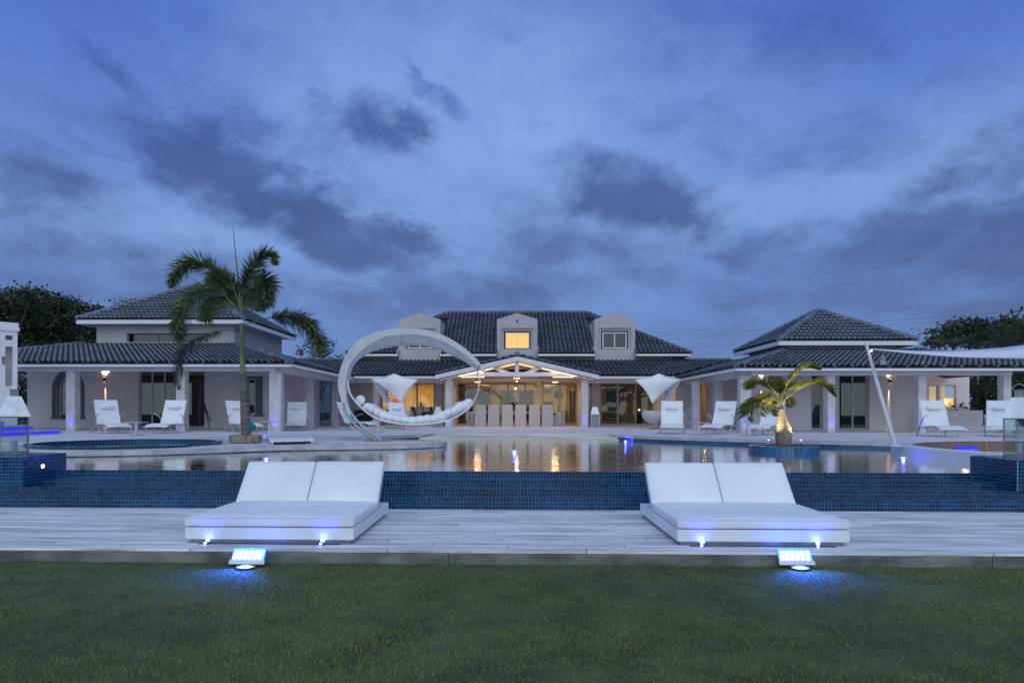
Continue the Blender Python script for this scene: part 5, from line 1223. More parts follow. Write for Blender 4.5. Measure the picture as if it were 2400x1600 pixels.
spots = [  # u, v of the hinge shadow on the terrace, turn, label
    (246, 1014.5, 46, 'white sun lounger turned right, nearest the spa and leftmost on the left terrace'),
    (392, 1014.5, 3, 'white sun lounger turned left, in front of the second veranda column'),
    (556, 1012.5, 44, 'white sun lounger half hidden behind the tall palm trunk, teal towel beside it'),
    (691, 1008.5, 15, 'white sun lounger facing the pool behind the slatted step'),
    (818, 1007.5, 68, 'white sun lounger turned sideways behind the foot of the swing frame'),
    (934, 1006.5, 36, 'white sun lounger behind the hammock cushions and under the left pod hood'),
    (1579, 1016, -13, 'white sun lounger facing the pool beside the right hanging pod'),
    (1698, 1016, -36, 'white sun lounger turned left, in front of the broad right corner column'),
    (1812, 1018, -41, 'white sun lounger standing behind the bottle palm'),
    (2208, 1022, -10, 'white sun lounger turned right, in front of the low planter wall'),
    (2358, 1022, -35, 'white sun lounger behind the right large lantern, cut by the photo edge')]
for i, (u, v, a, lb) in enumerate(spots):
    x, y = gz(u, v, ZP); y += .25
    if i == 0: lg.location = (x, y, ZP); lg.rotation_euler = (0, 0, R(a)); lg['label'] = lb
    else: dup(lg, (x, y, ZP), R(a), lb)
# teal towel and bag
x, y = gz(591, 1011, ZP + .3); t = thing('beach_bag', 'teal beach bag with a folded towel on the lounger behind the palm', 'bag', (x, y, ZP + .33))
m = MB(); m.ball((x, y, ZP + .40), .085, .08, .08, 14, 8); m.build('bag', M['teal'], t, smooth=True); m = MB(); m.ball((x - .03, y, ZP + .485), .06, .055, .035, 12, 7); m.build('towel', M['teal'], t, smooth=True)
# ---- side tables
def make_table():
    t = thing('side_table', 'x', 'side table', (0, 0, 0), 0, 'small pedestal tables between the loungers')
    m = MB(); m.box(-.27, .27, -.22, .22, .40, .425, bev=.006); m.build('table_top', M['alu'], t)
    m = MB(); m.box(-.035, .035, -.035, .035, .013, .40); m.build('pedestal', M['alu'], t)
    m = MB(); m.box(-.24, .24, -.19, .19, .0, .012, bev=.003); m.build('base', M['steel'], t)
    return t
tb = make_table()
for i, (u, v, lb) in enumerate([(320, 1019.5, 'small pedestal table between the two leftmost loungers'), (632, 1016, 'small pedestal table between the palm and the slatted step'), (886, 1012, 'small pedestal table between the swing foot and the sideways lounger'),
        (1637, 1019.5, 'small pedestal table beside the lounger facing the pool'), (1753, 1021, 'small pedestal table left of the bottle palm')]):
    x, y = gz(u, v, ZP)
    if i == 0: tb.location = (x, y, ZP); tb['label'] = lb
    else: dup(tb, (x, y, ZP), 0, lb)
# ---- crescent swing
SY = 18.9
M['steelm'] = pm('satin_steel', (.34, .36, .40), .45, .08, 6, metal=.3)
def swing():
    o = gz(880, 1033, ZPN); t = thing('crescent_swing', 'large white crescent frame with canopy and cushioned hanging hammock bed', 'garden swing', (o[0], SY, ZPN))
    outer = [(812, 948 + 22), (800, 940), (792, 904), (797, 867), (811, 831), (837, 800), (871, 781), (913, 771), (956, 769), (999, 773), (1043, 787), (1086, 813), (1119, 843), (1143, 878)]
    inner = [(824, 970), (813, 940), (810, 904), (817, 861), (837, 831), (863, 809), (900, 790), (943, 784), (975, 784), (1003, 788), (1041, 801), (1083, 826), (1114, 853), (1139, 879)]
    A = crom([P3(u, v, SY) for u, v in outer], 6); B = crom([P3(u, v, SY) for u, v in inner], 6)
    m = MB(); n = len(A)
    for p, q in zip(A, B): m.v += [tuple(p), tuple(q), tuple(q + Vector((0, .09, 0))), tuple(p + Vector((0, .09, 0)))]
    for i in range(n - 1):
        for k in range(4): a, b = i * 4, i * 4 + 4; m.f.append((a + k, a + (k + 1) % 4, b + (k + 1) % 4, b + k))
    m.f += [(0, 1, 2, 3), (4 * n - 4, 4 * n - 3, 4 * n - 2, 4 * n - 1)]
    m.build('arched_beam', M['swingskin'], t, smooth=False)
    # canopy cloth reaching back to a rear rail
    back = crom([P3(u, v, SY + 1.05) for u, v in [(815, 925), (816, 903), (826, 860), (848, 836), (880, 820), (934, 809), (968, 807.5), (1000, 810), (1043, 824), (1085, 844), (1108, 858), (1124, 868)]], 6)
    fr = [B[i].lerp(A[i], .12) for i in range(int(n * .10), int(n * .97))]
    def rs(pl, k):
        d = [0]
        for a, b in zip(pl[:-1], pl[1:]): d.append(d[-1] + (b - a).length)
        out = []
        for s in np.linspace(0, d[-1], k):
            j = max(0, min(len(pl) - 2, int(np.searchsorted(d, s) - 1))); out.append(pl[j].lerp(pl[j + 1], (s - d[j]) / max(1e-6, d[j + 1] - d[j])))
        return out
    F_, K_ = rs(fr, 46), rs(back, 46); m = MB(); c = Vector((gy(965, 905, SY)[0], SY, gy(965, 905, SY)[1]))
    for i in range(46):
        for j in range(7):
            s = j / 6; p = F_[i].lerp(K_[i], s); r = (p - c); r.y = 0; p = p + r.normalized() * (.05 * math.sin(math.pi * s)) + Vector((0, .092 * (1 - s), 0)); m.v.append(tuple(p))
    for i in range(45):
        for j in range(6): a = i * 7 + j; m.f.append((a, a + 1, a + 8, a + 7))
    cp = m.build('canopy', M['sail'], t, smooth=True); sd = cp.modifiers.new('thickness', 'SOLIDIFY'); sd.thickness = .006
    m = MB(); m.tube(back, .022, 7); m.build('rear_rail', M['alu'], t, smooth=True)
    for k in (8, 23, 38): m = MB(); m.tube([F_[k] + Vector((0, .09, 0)), K_[k]], .012, 6); m.build('rib', M['alu'], t)
    # steel foot
    f1 = [(806, 944), (812, 968), (838, 1001), (862, 1018), (884, 1032)]; f2 = [(815, 946), (824, 968), (850, 1000), (872, 1017), (895, 1031.5)]
    m = MB(); m.tube(crom([P3(u, v, SY + .02) for u, v in f1], 6), .045, 8); m.build('foot_tube', M['steelm'], t, smooth=True)
    m = MB(); m.tube(crom([P3(u, v, SY + .10) for u, v in f2], 6), .030, 8); m.build('foot_tube', M['alu'], t, smooth=True)
    m = MB(); m.tube(crom([P3(u, v, SY + .5) for u, v in [(814, 925), (828, 985), (850, 1010), (878, 1030)]], 6), .026, 8); m.build('foot_tube', M['steel'], t, smooth=True)
    x0 = gx(855, SY, 1032); x1 = gx(914, SY, 1032)
    m = MB(); m.box(x0, x1, SY - .06, SY + .08, ZPN + .001, ZPN + .03, bev=.006); m.box(x0, x0 + .12, SY + .081, SY + 1.0, ZPN + .001, ZPN + .03, bev=.006); m.build('base_plate', M['steel'], t)
    # hammock
    rail = [(815, 893), (818, 912), (825, 930), (848, 956), (871.5, 974), (902, 986), (945, 993.5), (988.6, 994), (1032, 989), (1064, 979), (1093, 961), (1108, 945.5)]
    R1 = crom([P3(u, v, SY - .10) for u, v in rail], 5); R2 = crom([P3(u - 1, v - 2, SY + .62) for u, v in rail], 5)
    m = MB(); m.tube(R1, .024, 8); m.build('hammock_rail', M['white'], t, smooth=True); m = MB(); m.tube(R2, .024, 8); m.build('hammock_rail', M['white'], t, smooth=True)
    m = MB(); a1, a2 = rs(R1, 40)[6:], rs(R2, 40)[6:]
    for p, q in zip(a1, a2):
        for j in range(5): s = j / 4; m.v.append(tuple(p.lerp(q, s) - Vector((0, 0, .04 * math.sin(math.pi * s)))))
    for i in range(len(a1) - 1):
        for j in range(4): a = i * 5 + j; m.f.append((a, a + 1, a + 6, a + 5))
    b = m.build('hammock_sling', M['sling'], t, smooth=True); sd = b.modifiers.new('thickness', 'SOLIDIFY'); sd.thickness = .01
    tip = P3(1121, 862, SY + .05)
    for pts, r in (([(1108, 945.5), (1119, 922), (1124, 893), (1121, 862)], .013), ):
        m = MB(); m.tube(crom([P3(u, v, SY - .08 + .04 * i) for i, (u, v) in enumerate(pts)], 5), r, 6); m.build('strap', M['white'], t)
    m = MB(); m.tube(crom([P3(u, v, y) for u, v, y in ((1097, 944, SY + .6), (1108, 918, SY + .45), (1117, 888, SY + .25), (1120, 866, SY + .1))], 5), .013, 6); m.build('strap', M['steel'], t)
    m = MB(); m.box(tip.x - .05, tip.x + .05, SY - .02, SY + .16, tip.z - .02, tip.z + .07); m.build('hanger', M['steel'], t)
    # puffy cushion segments
    px = [(874, 958, 12.5), (887, 966, 12), (901, 972, 12.5), (917, 978, 13), (934, 982, 12.5), (951, 984, 12), (968, 985, 12), (985, 984.5, 12.5), (1002, 983, 12.5), (1019, 980, 13.5), (1035, 975, 14.5), (1050, 969, 14), (1066, 963, 13.5), (1078, 955, 14.5), (1090, 949.5, 14)]
    for i, (u, v, r) in enumerate(px):
        p = P3(u, v, SY + .24); rr = r * p.y / 1600; sl = math.atan2(px[min(i + 1, 14)][1] - px[max(i - 1, 0)][1], px[min(i + 1, 14)][0] - px[max(i - 1, 0)][0])
        mt = Matrix.Rotation(sl, 3, 'Y'); m = MB(); m.ball(p + Vector((0, random.uniform(-.03, .03), random.uniform(-.012, .012))), rr * random.uniform(1.0, 1.28), random.uniform(.30, .36), rr * random.uniform(.74, .95), 14, 9, mt); m.build('cushion', M['whitefab'], t, smooth=True)
    for k, (u, v, r) in enumerate(((862, 953, 11), (1099, 943, 11))):
        p = P3(u, v, SY + .15); m = MB(); m.ball(p, r * .0118, .22, r * .0105, 12, 8); m.build('cushion', M['whitefab'], t, smooth=True)
    p = P3(845, 937, SY + .1); m = MB(); m.ball(p, .135, .06, .135, 20, 10); m.build('round_headrest', M['whitefab'], t, smooth=True)
    m = MB(); m.tube([p + Vector((.132 * math.cos(a), -.02, .132 * math.sin(a))) for a in np.linspace(0, 2 * math.pi, 25)], .008, 6); m.tube([P3(824, 932, SY), p + Vector((-.12, 0, -.02))], .02, 6); m.build('headrest_ring', M['alu'], t, smooth=True)
swing()
# ---- hanging pods
def pod(cu, Y, fx_, label, mir):
    ox = gx(cu, Y); t = thing('hanging_pod', label, 'hanging chair', (ox, Y, ZP), 0, 'white hooded pods beside the pavilion')
    def Q(du, v, dy): return P3(cu + mir * du, v, Y + dy)
    def patch(c, nm, pull=.14, bulge=.22, mat='sail'):
        # c: four corners in order, edges bowed inward
        m = MB(); n = 12; ctr = sum(c, Vector()) / 4
        def edge(a, b, s): p = a.lerp(b, s); return p.lerp(ctr, pull * math.sin(math.pi * s) )
        for j in range(n + 1):
            for i in range(n + 1):
                s, r = i / n, j / n
                p = edge(c[0], c[1], s) * (1 - r) + edge(c[3], c[2], s) * r + edge(c[0], c[3], r) * (1 - s) + edge(c[1], c[2], r) * s
                p -= c[0] * (1 - s) * (1 - r) + c[1] * s * (1 - r) + c[2] * s * r + c[3] * (1 - s) * r
                p += Vector((0, -bulge * math.sin(math.pi * s) * math.sin(math.pi * r), .0)); m.v.append(tuple(p))
        for j in range(n):
            for i in range(n): a = j * (n + 1) + i; m.f.append((a, a + 1, a + n + 2, a + n + 1))
        o = m.build(nm, M[mat], t, smooth=True); sd = o.modifiers.new('thickness', 'SOLIDIFY'); sd.thickness = .008; return o
    ap, lf, rt, bt = Q(0, 875, -.15), Q(-54, 888.5, .1), Q(56, 889.5, -.3), Q(15, 946, -.55)
    patch([ap, rt, bt, lf], 'hood', .12, .22)
    patch([ap, Q(40, 886, 1.2), Q(-20, 893, 1.6), lf], 'hood', .10, -.05)
    patch([lf + Vector((0, .02, 0)), Q(-18, 950, .3), Q(-4, 952, .9), Q(-20, 893, 1.6)], 'side_cloth', .10, .02)
    pole = crom([Q(2, 1000, .5), Q(-6, 975, .7), Q(-15, 940, .9), Q(-16, 905, .8), Q(-2, 880, .2)], 5)
    m = MB(); m.tube(pole, .035, 8); m.build('pole', M['steel'], t, smooth=True)
    c = (gx(cu + mir * 0, Y + .5), Y + .5, ZP); m = MB(); m.lathe([(.42, .001), (.42, .03), (.1, .05)], c, 28); m.build('base', M['steel'], t)
    nc = Vector((gx(cu - mir * (-5), Y), Y, gh(cu, 971, Y))); nr_ = .66
    prof = [(math.sin(a) * 1.0, -math.cos(a) * .62) for a in np.linspace(.12, 2.0, 12)]
    m = MB(); seg = 26; vs = []
    for j, (r, z) in enumerate(prof):
        for k in range(seg): a = 2 * math.pi * k / seg; vs.append((nc.x + nr_ * r * math.cos(a) * 1.0, nc.y + nr_ * r * math.sin(a) * .8, nc.z + nr_ * z * (.9 + .25 * math.cos(a) * mir)))
    m.add(vs, [(j * seg + k, j * seg + (k + 1) % seg, (j + 1) * seg + (k + 1) % seg, (j + 1) * seg + k) for j in range(len(prof) - 1) for k in range(seg)] + [tuple(range(seg))[::-1]])
    o = m.build('wicker_nest', M['wicker'], t, smooth=True); sd = o.modifiers.new('thickness', 'SOLIDIFY'); sd.thickness = .03
    m = MB(); m.ball(nc + Vector((0, 0, -.02)), .5, .4, .16, 16, 8); m.build('seat_cushion', M['whitefab'], t, smooth=True)
    for s in (-1, 1): m = MB(); m.tube([nc + Vector((s * .5, 0, .22)), Q(-14, 930, .5)], .008, 5); m.build('rope', M['steel'], t)
pod(924, 31.6, 0, 'white hooded hanging pod left of the pavilion, above a lounger', 1)
pod(1544, 31.0, 0, 'white hooded hanging pod right of the pavilion on a curved pole', -1)
# ---- dining set
def make_chair():
    t = thing('dining_chair', 'x', 'dining chair', (0, 0, 0), 0, 'slip-covered dining chairs around the terrace table')
    m = MB(); m.add([(-.295, -.28, 0), (.295, -.28, 0), (.29, -.17, 0), (-.29, -.17, 0), (-.28, -.36, 1.13), (.28, -.36, 1.13), (.275, -.29, 1.14), (-.275, -.29, 1.14)], [(0, 1, 5, 4), (1, 2, 6, 5), (2, 3, 7, 6), (3, 0, 4, 7), (4, 5, 6, 7), (3, 2, 1, 0)])
    o = m.build('back_cover', M['chair'], t); b = o.modifiers.new('bevel', 'BEVEL'); b.width = .02; b.segments = 2
    m = MB(); m.box(-.285, .285, -.168, .33, .0, .46, bev=.02); m.build('seat_cover', M['chair'], t)
    for s in (-1, 1):
        m = MB(); m.add([(s * .285, -.17, .47), (s * .285, .25, .47), (s * .285, .22, .62), (s * .285, -.2, .80), (s * .235, -.17, .47), (s * .235, .25, .47), (s * .235, .22, .62), (s * .235, -.2, .80)], [(0, 1, 2, 3), (4, 7, 6, 5), (0, 4, 5, 1), (1, 5, 6, 2), (2, 6, 7, 3), (3, 7, 4, 0)]); m.build('arm_cover', M['chair'], t)
    return t
ch = make_chair(); DY = 36.0
ordn = ['first', 'second', 'third', 'fourth', 'fifth', 'sixth']
for i, (a, b) in enumerate(((1113.3, 1139.3), (1143.5, 1170), (1175.8, 1202.4), (1207, 1234), (1239.6, 1266), (1270.5, 1297))):
    x = gx((a + b) / 2, DY - .28); lb = 'grey slip-covered dining chair seen from behind, %s from the left' % ordn[i]
    if i == 0: ch.location = (x, DY, ZP); ch['label'] = lb
    else: dup(ch, (x, DY, ZP), 0, lb)
dup(ch, (gx(1107, 36.6), 36.6, ZP), R(-78), 'grey slip-covered dining chair in profile at the left end of the table')
dup(ch, (gx(1310, 36.6), 36.6, ZP), R(80), 'grey slip-covered dining chair in profile at the right end of the table')
t = thing('dining_table', 'long white dining table behind the row of slip-covered chairs', 'dining table', (gx(1208, 36.7), 36.7, ZP))
x0, x1 = gx(1106, 36.7), gx(1312, 36.7); m = MB(); m.box(x0, x1, 36.25, 37.25, ZP + .72, ZP + .78, bev=.008); m.build('table_top', M['white'], t)
for x in (x0 + .5, x1 - .6): m = MB(); m.box(x, x + .12, 36.5, 37.0, ZP, ZP + .72); m.build('trestle', M['steel'], t)
# flowers on the table
def bouquet(c, name, label, cat, r=.2, n=60, fl='redflower', leafm='leaf'):
    t = thing(name, label, cat, c); m = MB(); m.lathe([(.05, 0), (.08, .08), (.05, .2), (.06, .22)], c, 12); m.build('vase', M['mirror'], t)
    m = MB()
    for i in range(n):
        d = Vector((random.gauss(0, 1), random.gauss(0, 1), abs(random.gauss(.6, 1)))).normalized(); p = Vector(c) + Vector((0, 0, .22)); q = p + d * r * random.uniform(.5, 1.4); s = d.cross(Vector((0, 0, 1))).normalized() * .02
        m.add([p - s * .2, p + s * .2, q + s, q - s], [(0, 1, 2, 3)])
    f = m.build('foliage', M[leafm], t); f['kind'] = 'stuff'; return t
bouquet((gx(1203, 36.7), 36.7, ZP + .78), 'flower_vase', 'vase of dark foliage on the dining table', 'vase', .3, 70)
# pendant globe
x = gx(1211, 34.9); zc_ = gh(1211, 889, 34.9); t = thing('pendant_lamp', 'chrome globe pendant cluster hanging in the middle of the pavilion', 'pendant lamp', (x, 34.9, zc_))
m = MB(); m.tube([(x, 34.9, zc_ + .1), (x, 34.9, zc_ + .55)], .008, 6); m.build('rod', M['steel'], t)
m = MB(); m.ball((x, 34.9, zc_ - .02), .11, .11, .11, 16, 10); m.build('globe', M['alu'], t, smooth=True)
m = MB(); m.box(x - .15, x + .15, 34.75, 35.05, zc_ + .10, zc_ + .13); m.build('plate', M['steel'], t)
for a, b in ((-.12, .1), (.12, .1), (-.12, -.1), (.12, -.1), (0, -.13)):
    m = MB(); m.ball((x + a, 34.9 + b, zc_ + .07), .022, .022, .022, 8, 5); m.build('bulb', M['warm'], t, smooth=True)
light('glow', 'POINT', (x, 34.8, zc_ - .2), 8, (1, .62, .3), t, size=.08)
# ceiling fan
x = gx(1262, 36.6); t = thing('ceiling_fan', 'pale ceiling fan under the dining terrace ceiling', 'ceiling fan', (x, 36.6, tz0 - .14)); m = MB(); m.lathe([(.05, -.12), (.09, -.08), (.09, .0), (.03, .04)], (x, 36.6, tz0 - .17), 14); m.build('hub', M['white'], t)
for k in range(4): m = MB(); m.box(.08, .62, -.05, .05, -.004, .004, Matrix.Translation((x, 36.6, tz0 - .21)) @ Matrix.Rotation(R(90 * k + 14), 4, 'Z') @ Matrix.Rotation(R(9), 4, 'X')); m.build('blade', M['white'], t)
# ---- indoors, seen through the glass
def disc(u, v, Y, r, label): 
    c = P3(u, v, Y); m = MB(); m.tube([c, c + Vector((0, .05, 0))], r, 32); tag(m.build('round_mirror', M['mirror']), label, 'mirror', 'dark round mirrors on the ochre wall')
disc(1283, 911.5, 45.35, .27, 'dark round mirror on the ochre wall, upper left one'); disc(1309, 924.5, 45.35, .28, 'dark round mirror on the ochre wall, lower right one'); disc(1461, 921, 45.35, .27, 'dark round mirror seen through the doors right of the pavilion')
t = thing('kitchen_island', 'dark kitchen island in the lit room left of the pavilion', 'kitchen island', (gx(995, 41.5), 41.5, ZP)); x0, x1 = gx(963, 41.5), gx(1020, 41.5)
m = MB(); m.box(x0, x1, 41.2, 42.1, ZP + .02, ZP + 1.02); m.build('cabinet', M['indark'], t); m = MB(); m.box(x0 - .03, x1 + .03, 41.15, 42.15, ZP + 1.023, ZP + 1.07, bev=.005); m.build('worktop', M['mirror'], t)
m = MB(); m.box(fx(999, 940) - .004, fx(999, 940) + .004, 45.44, 45.49, 1.8, 3.0); tag(m.build('cupboard_joint', M['indark']), 'thin dark joint between the two tall ochre cupboards', 'cupboard')
bouquet((gx(985, 40.4), 40.4, ZP + .75), 'orchid_bowl', 'bowl of dark orchids on a stand inside the lit room', 'plant', .32, 90)
m = MB(); x = gx(985, 40.4); m.box(x - .3, x + .3, 40.2, 40.6, ZP + .02, ZP + .745); tag(m.build('stand', M['indark']), 'dark stand under the orchid bowl in the lit room', 'stand')
x, z = gy(926, 938, 40.3); t = thing('red_lamp', 'small glowing red-orange lamp indoors behind the left pod', 'lamp', (x, 40.3, z)); m = MB(); m.lathe([(.16, -.1), (.17, .05), (.10, .16)], (x, 40.3, z), 16); m.build('shade', M['orange'], t, smooth=True); m = MB(); m.lathe([(.09, 0), (.02, .03), (.02, z - .10 - ZP - .9)], (x, 40.3, ZP + .9), 10); m.build('stem', M['black'], t)
m = MB(); m.box(x - .5, x + .5, 40.05, 40.55, ZP + .02, ZP + .895); tag(m.build('sideboard', M['indark']), 'dark sideboard carrying the red lamp indoors', 'sideboard')
# shelving on the left inside the pavilion
t = thing('shelf_unit', 'tall dark shelf unit behind the left folding doors of the pavilion', 'shelf', (gx(1080, 42), 42, ZP)); x0, x1 = gx(1072, 42), gx(1092, 42)
m = MB(); m.box(x0, x1, 42.3, 42.35, ZP, iz - .1); m.build('back_panel', M['indark'], t)
for k in range(8): z = ZP + .25 + k * .32; m = MB(); m.box(x0, x1, 41.95, 42.299, z, z + .03); m.build('shelf', M['winframe'], t)
t = thing('sofa', 'dark low sofa indoors behind the doors right of the pavilion', 'sofa', (gx(1430, 41.6), 41.6, ZP)); xs = gx(1430, 41.6)
m = MB(); m.box(xs - .75, xs + .75, 41.2, 42.0, ZP + .08, ZP + .42, bev=.05); m.build('seat', M['infloor'], t); m = MB(); m.box(xs - .75, xs + .75, 42.001, 42.2, ZP + .08, ZP + .80, bev=.05); m.build('backrest', M['infloor'], t)
t = thing('console_table', 'dark console table with things on it under the round mirrors', 'console table', (gx(1300, 44.9), 44.9, ZP)); x0, x1 = gx(1272, 44.9), gx(1330, 44.9); m = MB(); m.box(x0, x1, 44.7, 45.3, ZP + .78, ZP + .84); m.build('top', M['indark'], t)
for x in (x0, x1 - .08): m = MB(); m.box(x, x + .08, 44.7, 45.3, ZP + .02, ZP + .78); m.build('leg', M['indark'], t)
m = MB(); x0, z0 = gy(1274, 948, 44.9); m.box(x0, x0 + .62, 44.85, 44.93, ZP + .842, z0 + .2); tag(m.build('screen', M['mirror']), 'small dark screen on the console table', 'screen')
x, z = gy(1498, 960, 43); t = thing('table_lamp', 'tiny warm table lamp deep indoors right of the pavilion', 'lamp', (x, 43, z)); m = MB(); m.ball((x, 43, z), .07, .07, .07, 10, 6); m.build('shade', M['warm'], t); m = MB(); m.tube([(x, 43, ZP + .7), (x, 43, z - .05)], .02, 6); m.build('stem', M['indark'], t); m = MB(); m.box(x - .3, x + .3, 42.8, 43.2, ZP + .02, ZP + .7); tag(m.build('side_cabinet', M['indark']), 'dark cabinet under the tiny warm table lamp', 'cabinet')
# dark sofa on the veranda behind the swing
t = thing('veranda_sofa', 'black sofa against the brown veranda wall behind the swing', 'sofa', (gx(848, 37.6), 37.6, ZP)); x0, x1 = gx(826, 37.6), gx(871, 37.6)
m = MB(); m.box(x0, x1, 37.2, 38.0, ZP + .05, ZP + .42, bev=.04); m.build('seat', M['black'], t); m = MB(); m.box(x0, x1, 38.001, 38.3, ZP + .05, ZP + .86, bev=.05); m.build('backrest', M['black'], t)
t = thing('veranda_cabinet', 'dark low cabinet deep in the veranda under the wall lamp', 'cabinet', (gx(672, 35.6), 35.6, ZP)); m = MB(); m.box(gx(659, 35.6), gx(690, 35.6), 35.4, 36.0, ZP + .02, ZP + .95, bev=.02); m.build('body', M['indark'], t)
# lamp and armchair in the lit bay
x, z = gy(2226, 934, 34.2); t = thing('bay_lamp', 'glowing amber floor lamp inside the lit bay of the right wing', 'lamp', (x, 34.2, z)); m = MB(); m.lathe([(.26, -.28), (.30, .0), (.26, .22)], (x, 34.2, z - .2), 18); m.build('shade', M['amber'], t, smooth=True); m = MB(); m.tube([(x, 34.2, ZP + .02), (x, 34.2, z - .48)], .03, 8); m.build('stem', M['indark'], t)
# ---- tripod
x, y = gz(476, 1004.5, ZP); hz = gh(476, 931, y); t = thing('camera_tripod', 'black camera tripod standing empty on the left veranda', 'tripod', (x, y, ZP)); apx = Vector((x, y, hz - .14))
for k, (u, v) in enumerate(((449, 1004.5), (498, 1003), (492, 1006))):
    p = Vector((*gz(u, v, ZP), ZP)); m = MB(); m.tube([apx, apx.lerp(p, .45), apx.lerp(p, .46), apx.lerp(p, .75), apx.lerp(p, .76), p], [.030, .030, .024, .024, .018, .018], 8); m.ball(apx.lerp(p, .45), .03, .03, .03, 8, 5); m.build('leg', M['black'], t)
m = MB(); m.tube([apx - Vector((0, 0, .25)), apx + Vector((0, 0, .06))], .016, 8); m.build('centre_column', M['black'], t)
m = MB(); m.box(x - .045, x + .045, y - .04, y + .04, hz - .085, hz - .005, bev=.01); m.tube([(x + .02, y, hz - .03), (x + .17, y, hz - .02)], .012, 6); m.tube([(x, y, hz - .07), (x - .12, y, hz - .10)], .010, 6); m.build('pan_head', M['black'], t)
# ---- slatted step
A_, B_, C_, D_ = [Vector((*gz(u, v, z), z)) for u, v, z in ((624, 1010.5, ZP + .10), (727, 1010.5, ZP + .10), (737.5, 1030.5, ZPN + .10), (631.5, 1033, ZPN + .10))]
t = thing('slatted_step', 'pale slatted timber step leading down beside the palm planter', 'garden step', ((A_.x + B_.x) / 2, D_.y, ZPN))
for k in range(4):
    s0, s1 = k / 4 + .008, (k + 1) / 4 - .008; P = [D_.lerp(A_, s0), C_.lerp(B_, s0), C_.lerp(B_, s1), D_.lerp(A_, s1)]; m = MB(); m.prism([p - Vector((0, 0, .03)) for p in P], (0, 0, .03)); m.build('slat', M['plank'], t)
for a, b in ((D_, A_), (C_, B_)):
    ii = Vector((.05 if a is D_ else -.09, 0, 0)); m = MB(); m.prism([a + ii - Vector((0, 0, .032)), b + ii - Vector((0, 0, .032)), Vector((b.x, b.y, ZP + .004)) + ii, Vector((a.x, a.y, ZPN + .004)) + ii], (.04, 0, 0)); m.build('side_board', M['plank2'], t)
x, y = gz(620, 1030, ZPN); t = thing('step_lamp', 'blue glowing lamp at the left end of the slatted step', 'lamp', (x, y, ZPN))
m = MB(); m.lathe([(.055, 0), (.055, .03), (.03, .05)], (x, y, ZPN + .002), 14); m.build('housing', M['steel'], t); m = MB(); m.ball((x, y, ZPN + .10), .035, .03, .06, 12, 7); m.build('lens', M['blue'], t, smooth=True); light('glow', 'POINT', (x - .02, y - .05, ZPN + .16), 5, (.05, .05, 1), t, size=.03)
# ---- mast, sail, mast lamp
my0 = gz(2098, 1045, .625)[1] - .1; a, b = P3(2098, 1044, my0), P3(2029, 802, my0 + .9)
a.z = .626; t = thing('leaning_mast', 'white leaning mast rising from the rim of the sunken lounge', 'mast', tuple(a)); m = MB(); m.tube([a, a.lerp(b, .5), b], [.052, .042, .028], 18); m.build('pole', M['white'], t, smooth=True)
m = MB(); m.lathe([(.13, 0), (.13, .02), (.10, .03)], tuple(a), 20); m.build('base_plate', M['white'], t)
c = a.lerp(b, .805); m = MB(); m.tube([c, c + Vector((.20, 0, -.02))], .018, 8); m.build('bracket', M['steel'], t)
h = c + Vector((.27, 0, -.01)); tl_ = thing('mast_camera', 'small white spotlight fixed high on the leaning mast', 'spotlight', tuple(h)); m = MB(); m.tube([h + Vector((-.03, -.09, -.02)), h + Vector((.03, .09, .02))], .055, 14); m.build('housing', M['white'], tl_, smooth=True); m = MB(); m.ball(h + Vector((0, 0, .09)), .045, .045, .05, 12, 7); m.build('cap', M['alu'], tl_, smooth=True)
s0 = P3(2042, 818, my0 + .75); sy = my0 + .6
ut = [(2042, 817), (2080, 819), (2150, 822), (2240, 821.5), (2320, 817), (2400, 808.5), (2520, 790)]; ubm = [(2042, 818.5), (2080, 822.5), (2150, 829), (2240, 836), (2320, 838), (2400, 839.5), (2520, 842)]
T_ = crom([P3(u, v, sy + .1 * i) for i, (u, v) in enumerate(ut)], 5); Bm = crom([P3(u, v, sy - .55 * i) for i, (u, v) in enumerate(ubm)], 5); m = MB()
for p, q in zip(T_, Bm):
    for j in range(6): s = j / 5; m.v.append(tuple(p.lerp(q, s) + Vector((0, 0, -.03 * math.sin(math.pi * s) * (p - q).length))))
for i in range(len(T_) - 1):
    for j in range(5): k = i * 6 + j; m.f.append((k, k + 1, k + 7, k + 6))
sl = thing('shade_sail', 'white shade sail stretched from the leaning mast out of the photo', 'shade sail', tuple(s0)); o = m.build('cloth', M['sail'], sl, smooth=True); sd = o.modifiers.new('thickness', 'SOLIDIFY'); sd.thickness = .006
m = MB(); m.tube([a.lerp(b, .93), s0], .008, 6); m.build('shackle', M['steel'], sl)
q = a.lerp(b, .915) + Vector((.06, -.02, 0)); tl2 = thing('sail_lamp', 'tiny amber lamp at the mast where the sail is tied', 'lamp', tuple(q)); m = MB(); m.ball(q, .022, .022, .022, 10, 6); m.build('lens', M['warm'], tl2); light('beam', 'SPOT', s0 + Vector((-.02, -.10, -.10)), 260, (1, .52, .14), tl2, (1, .18, .14), .02, 44, .9)
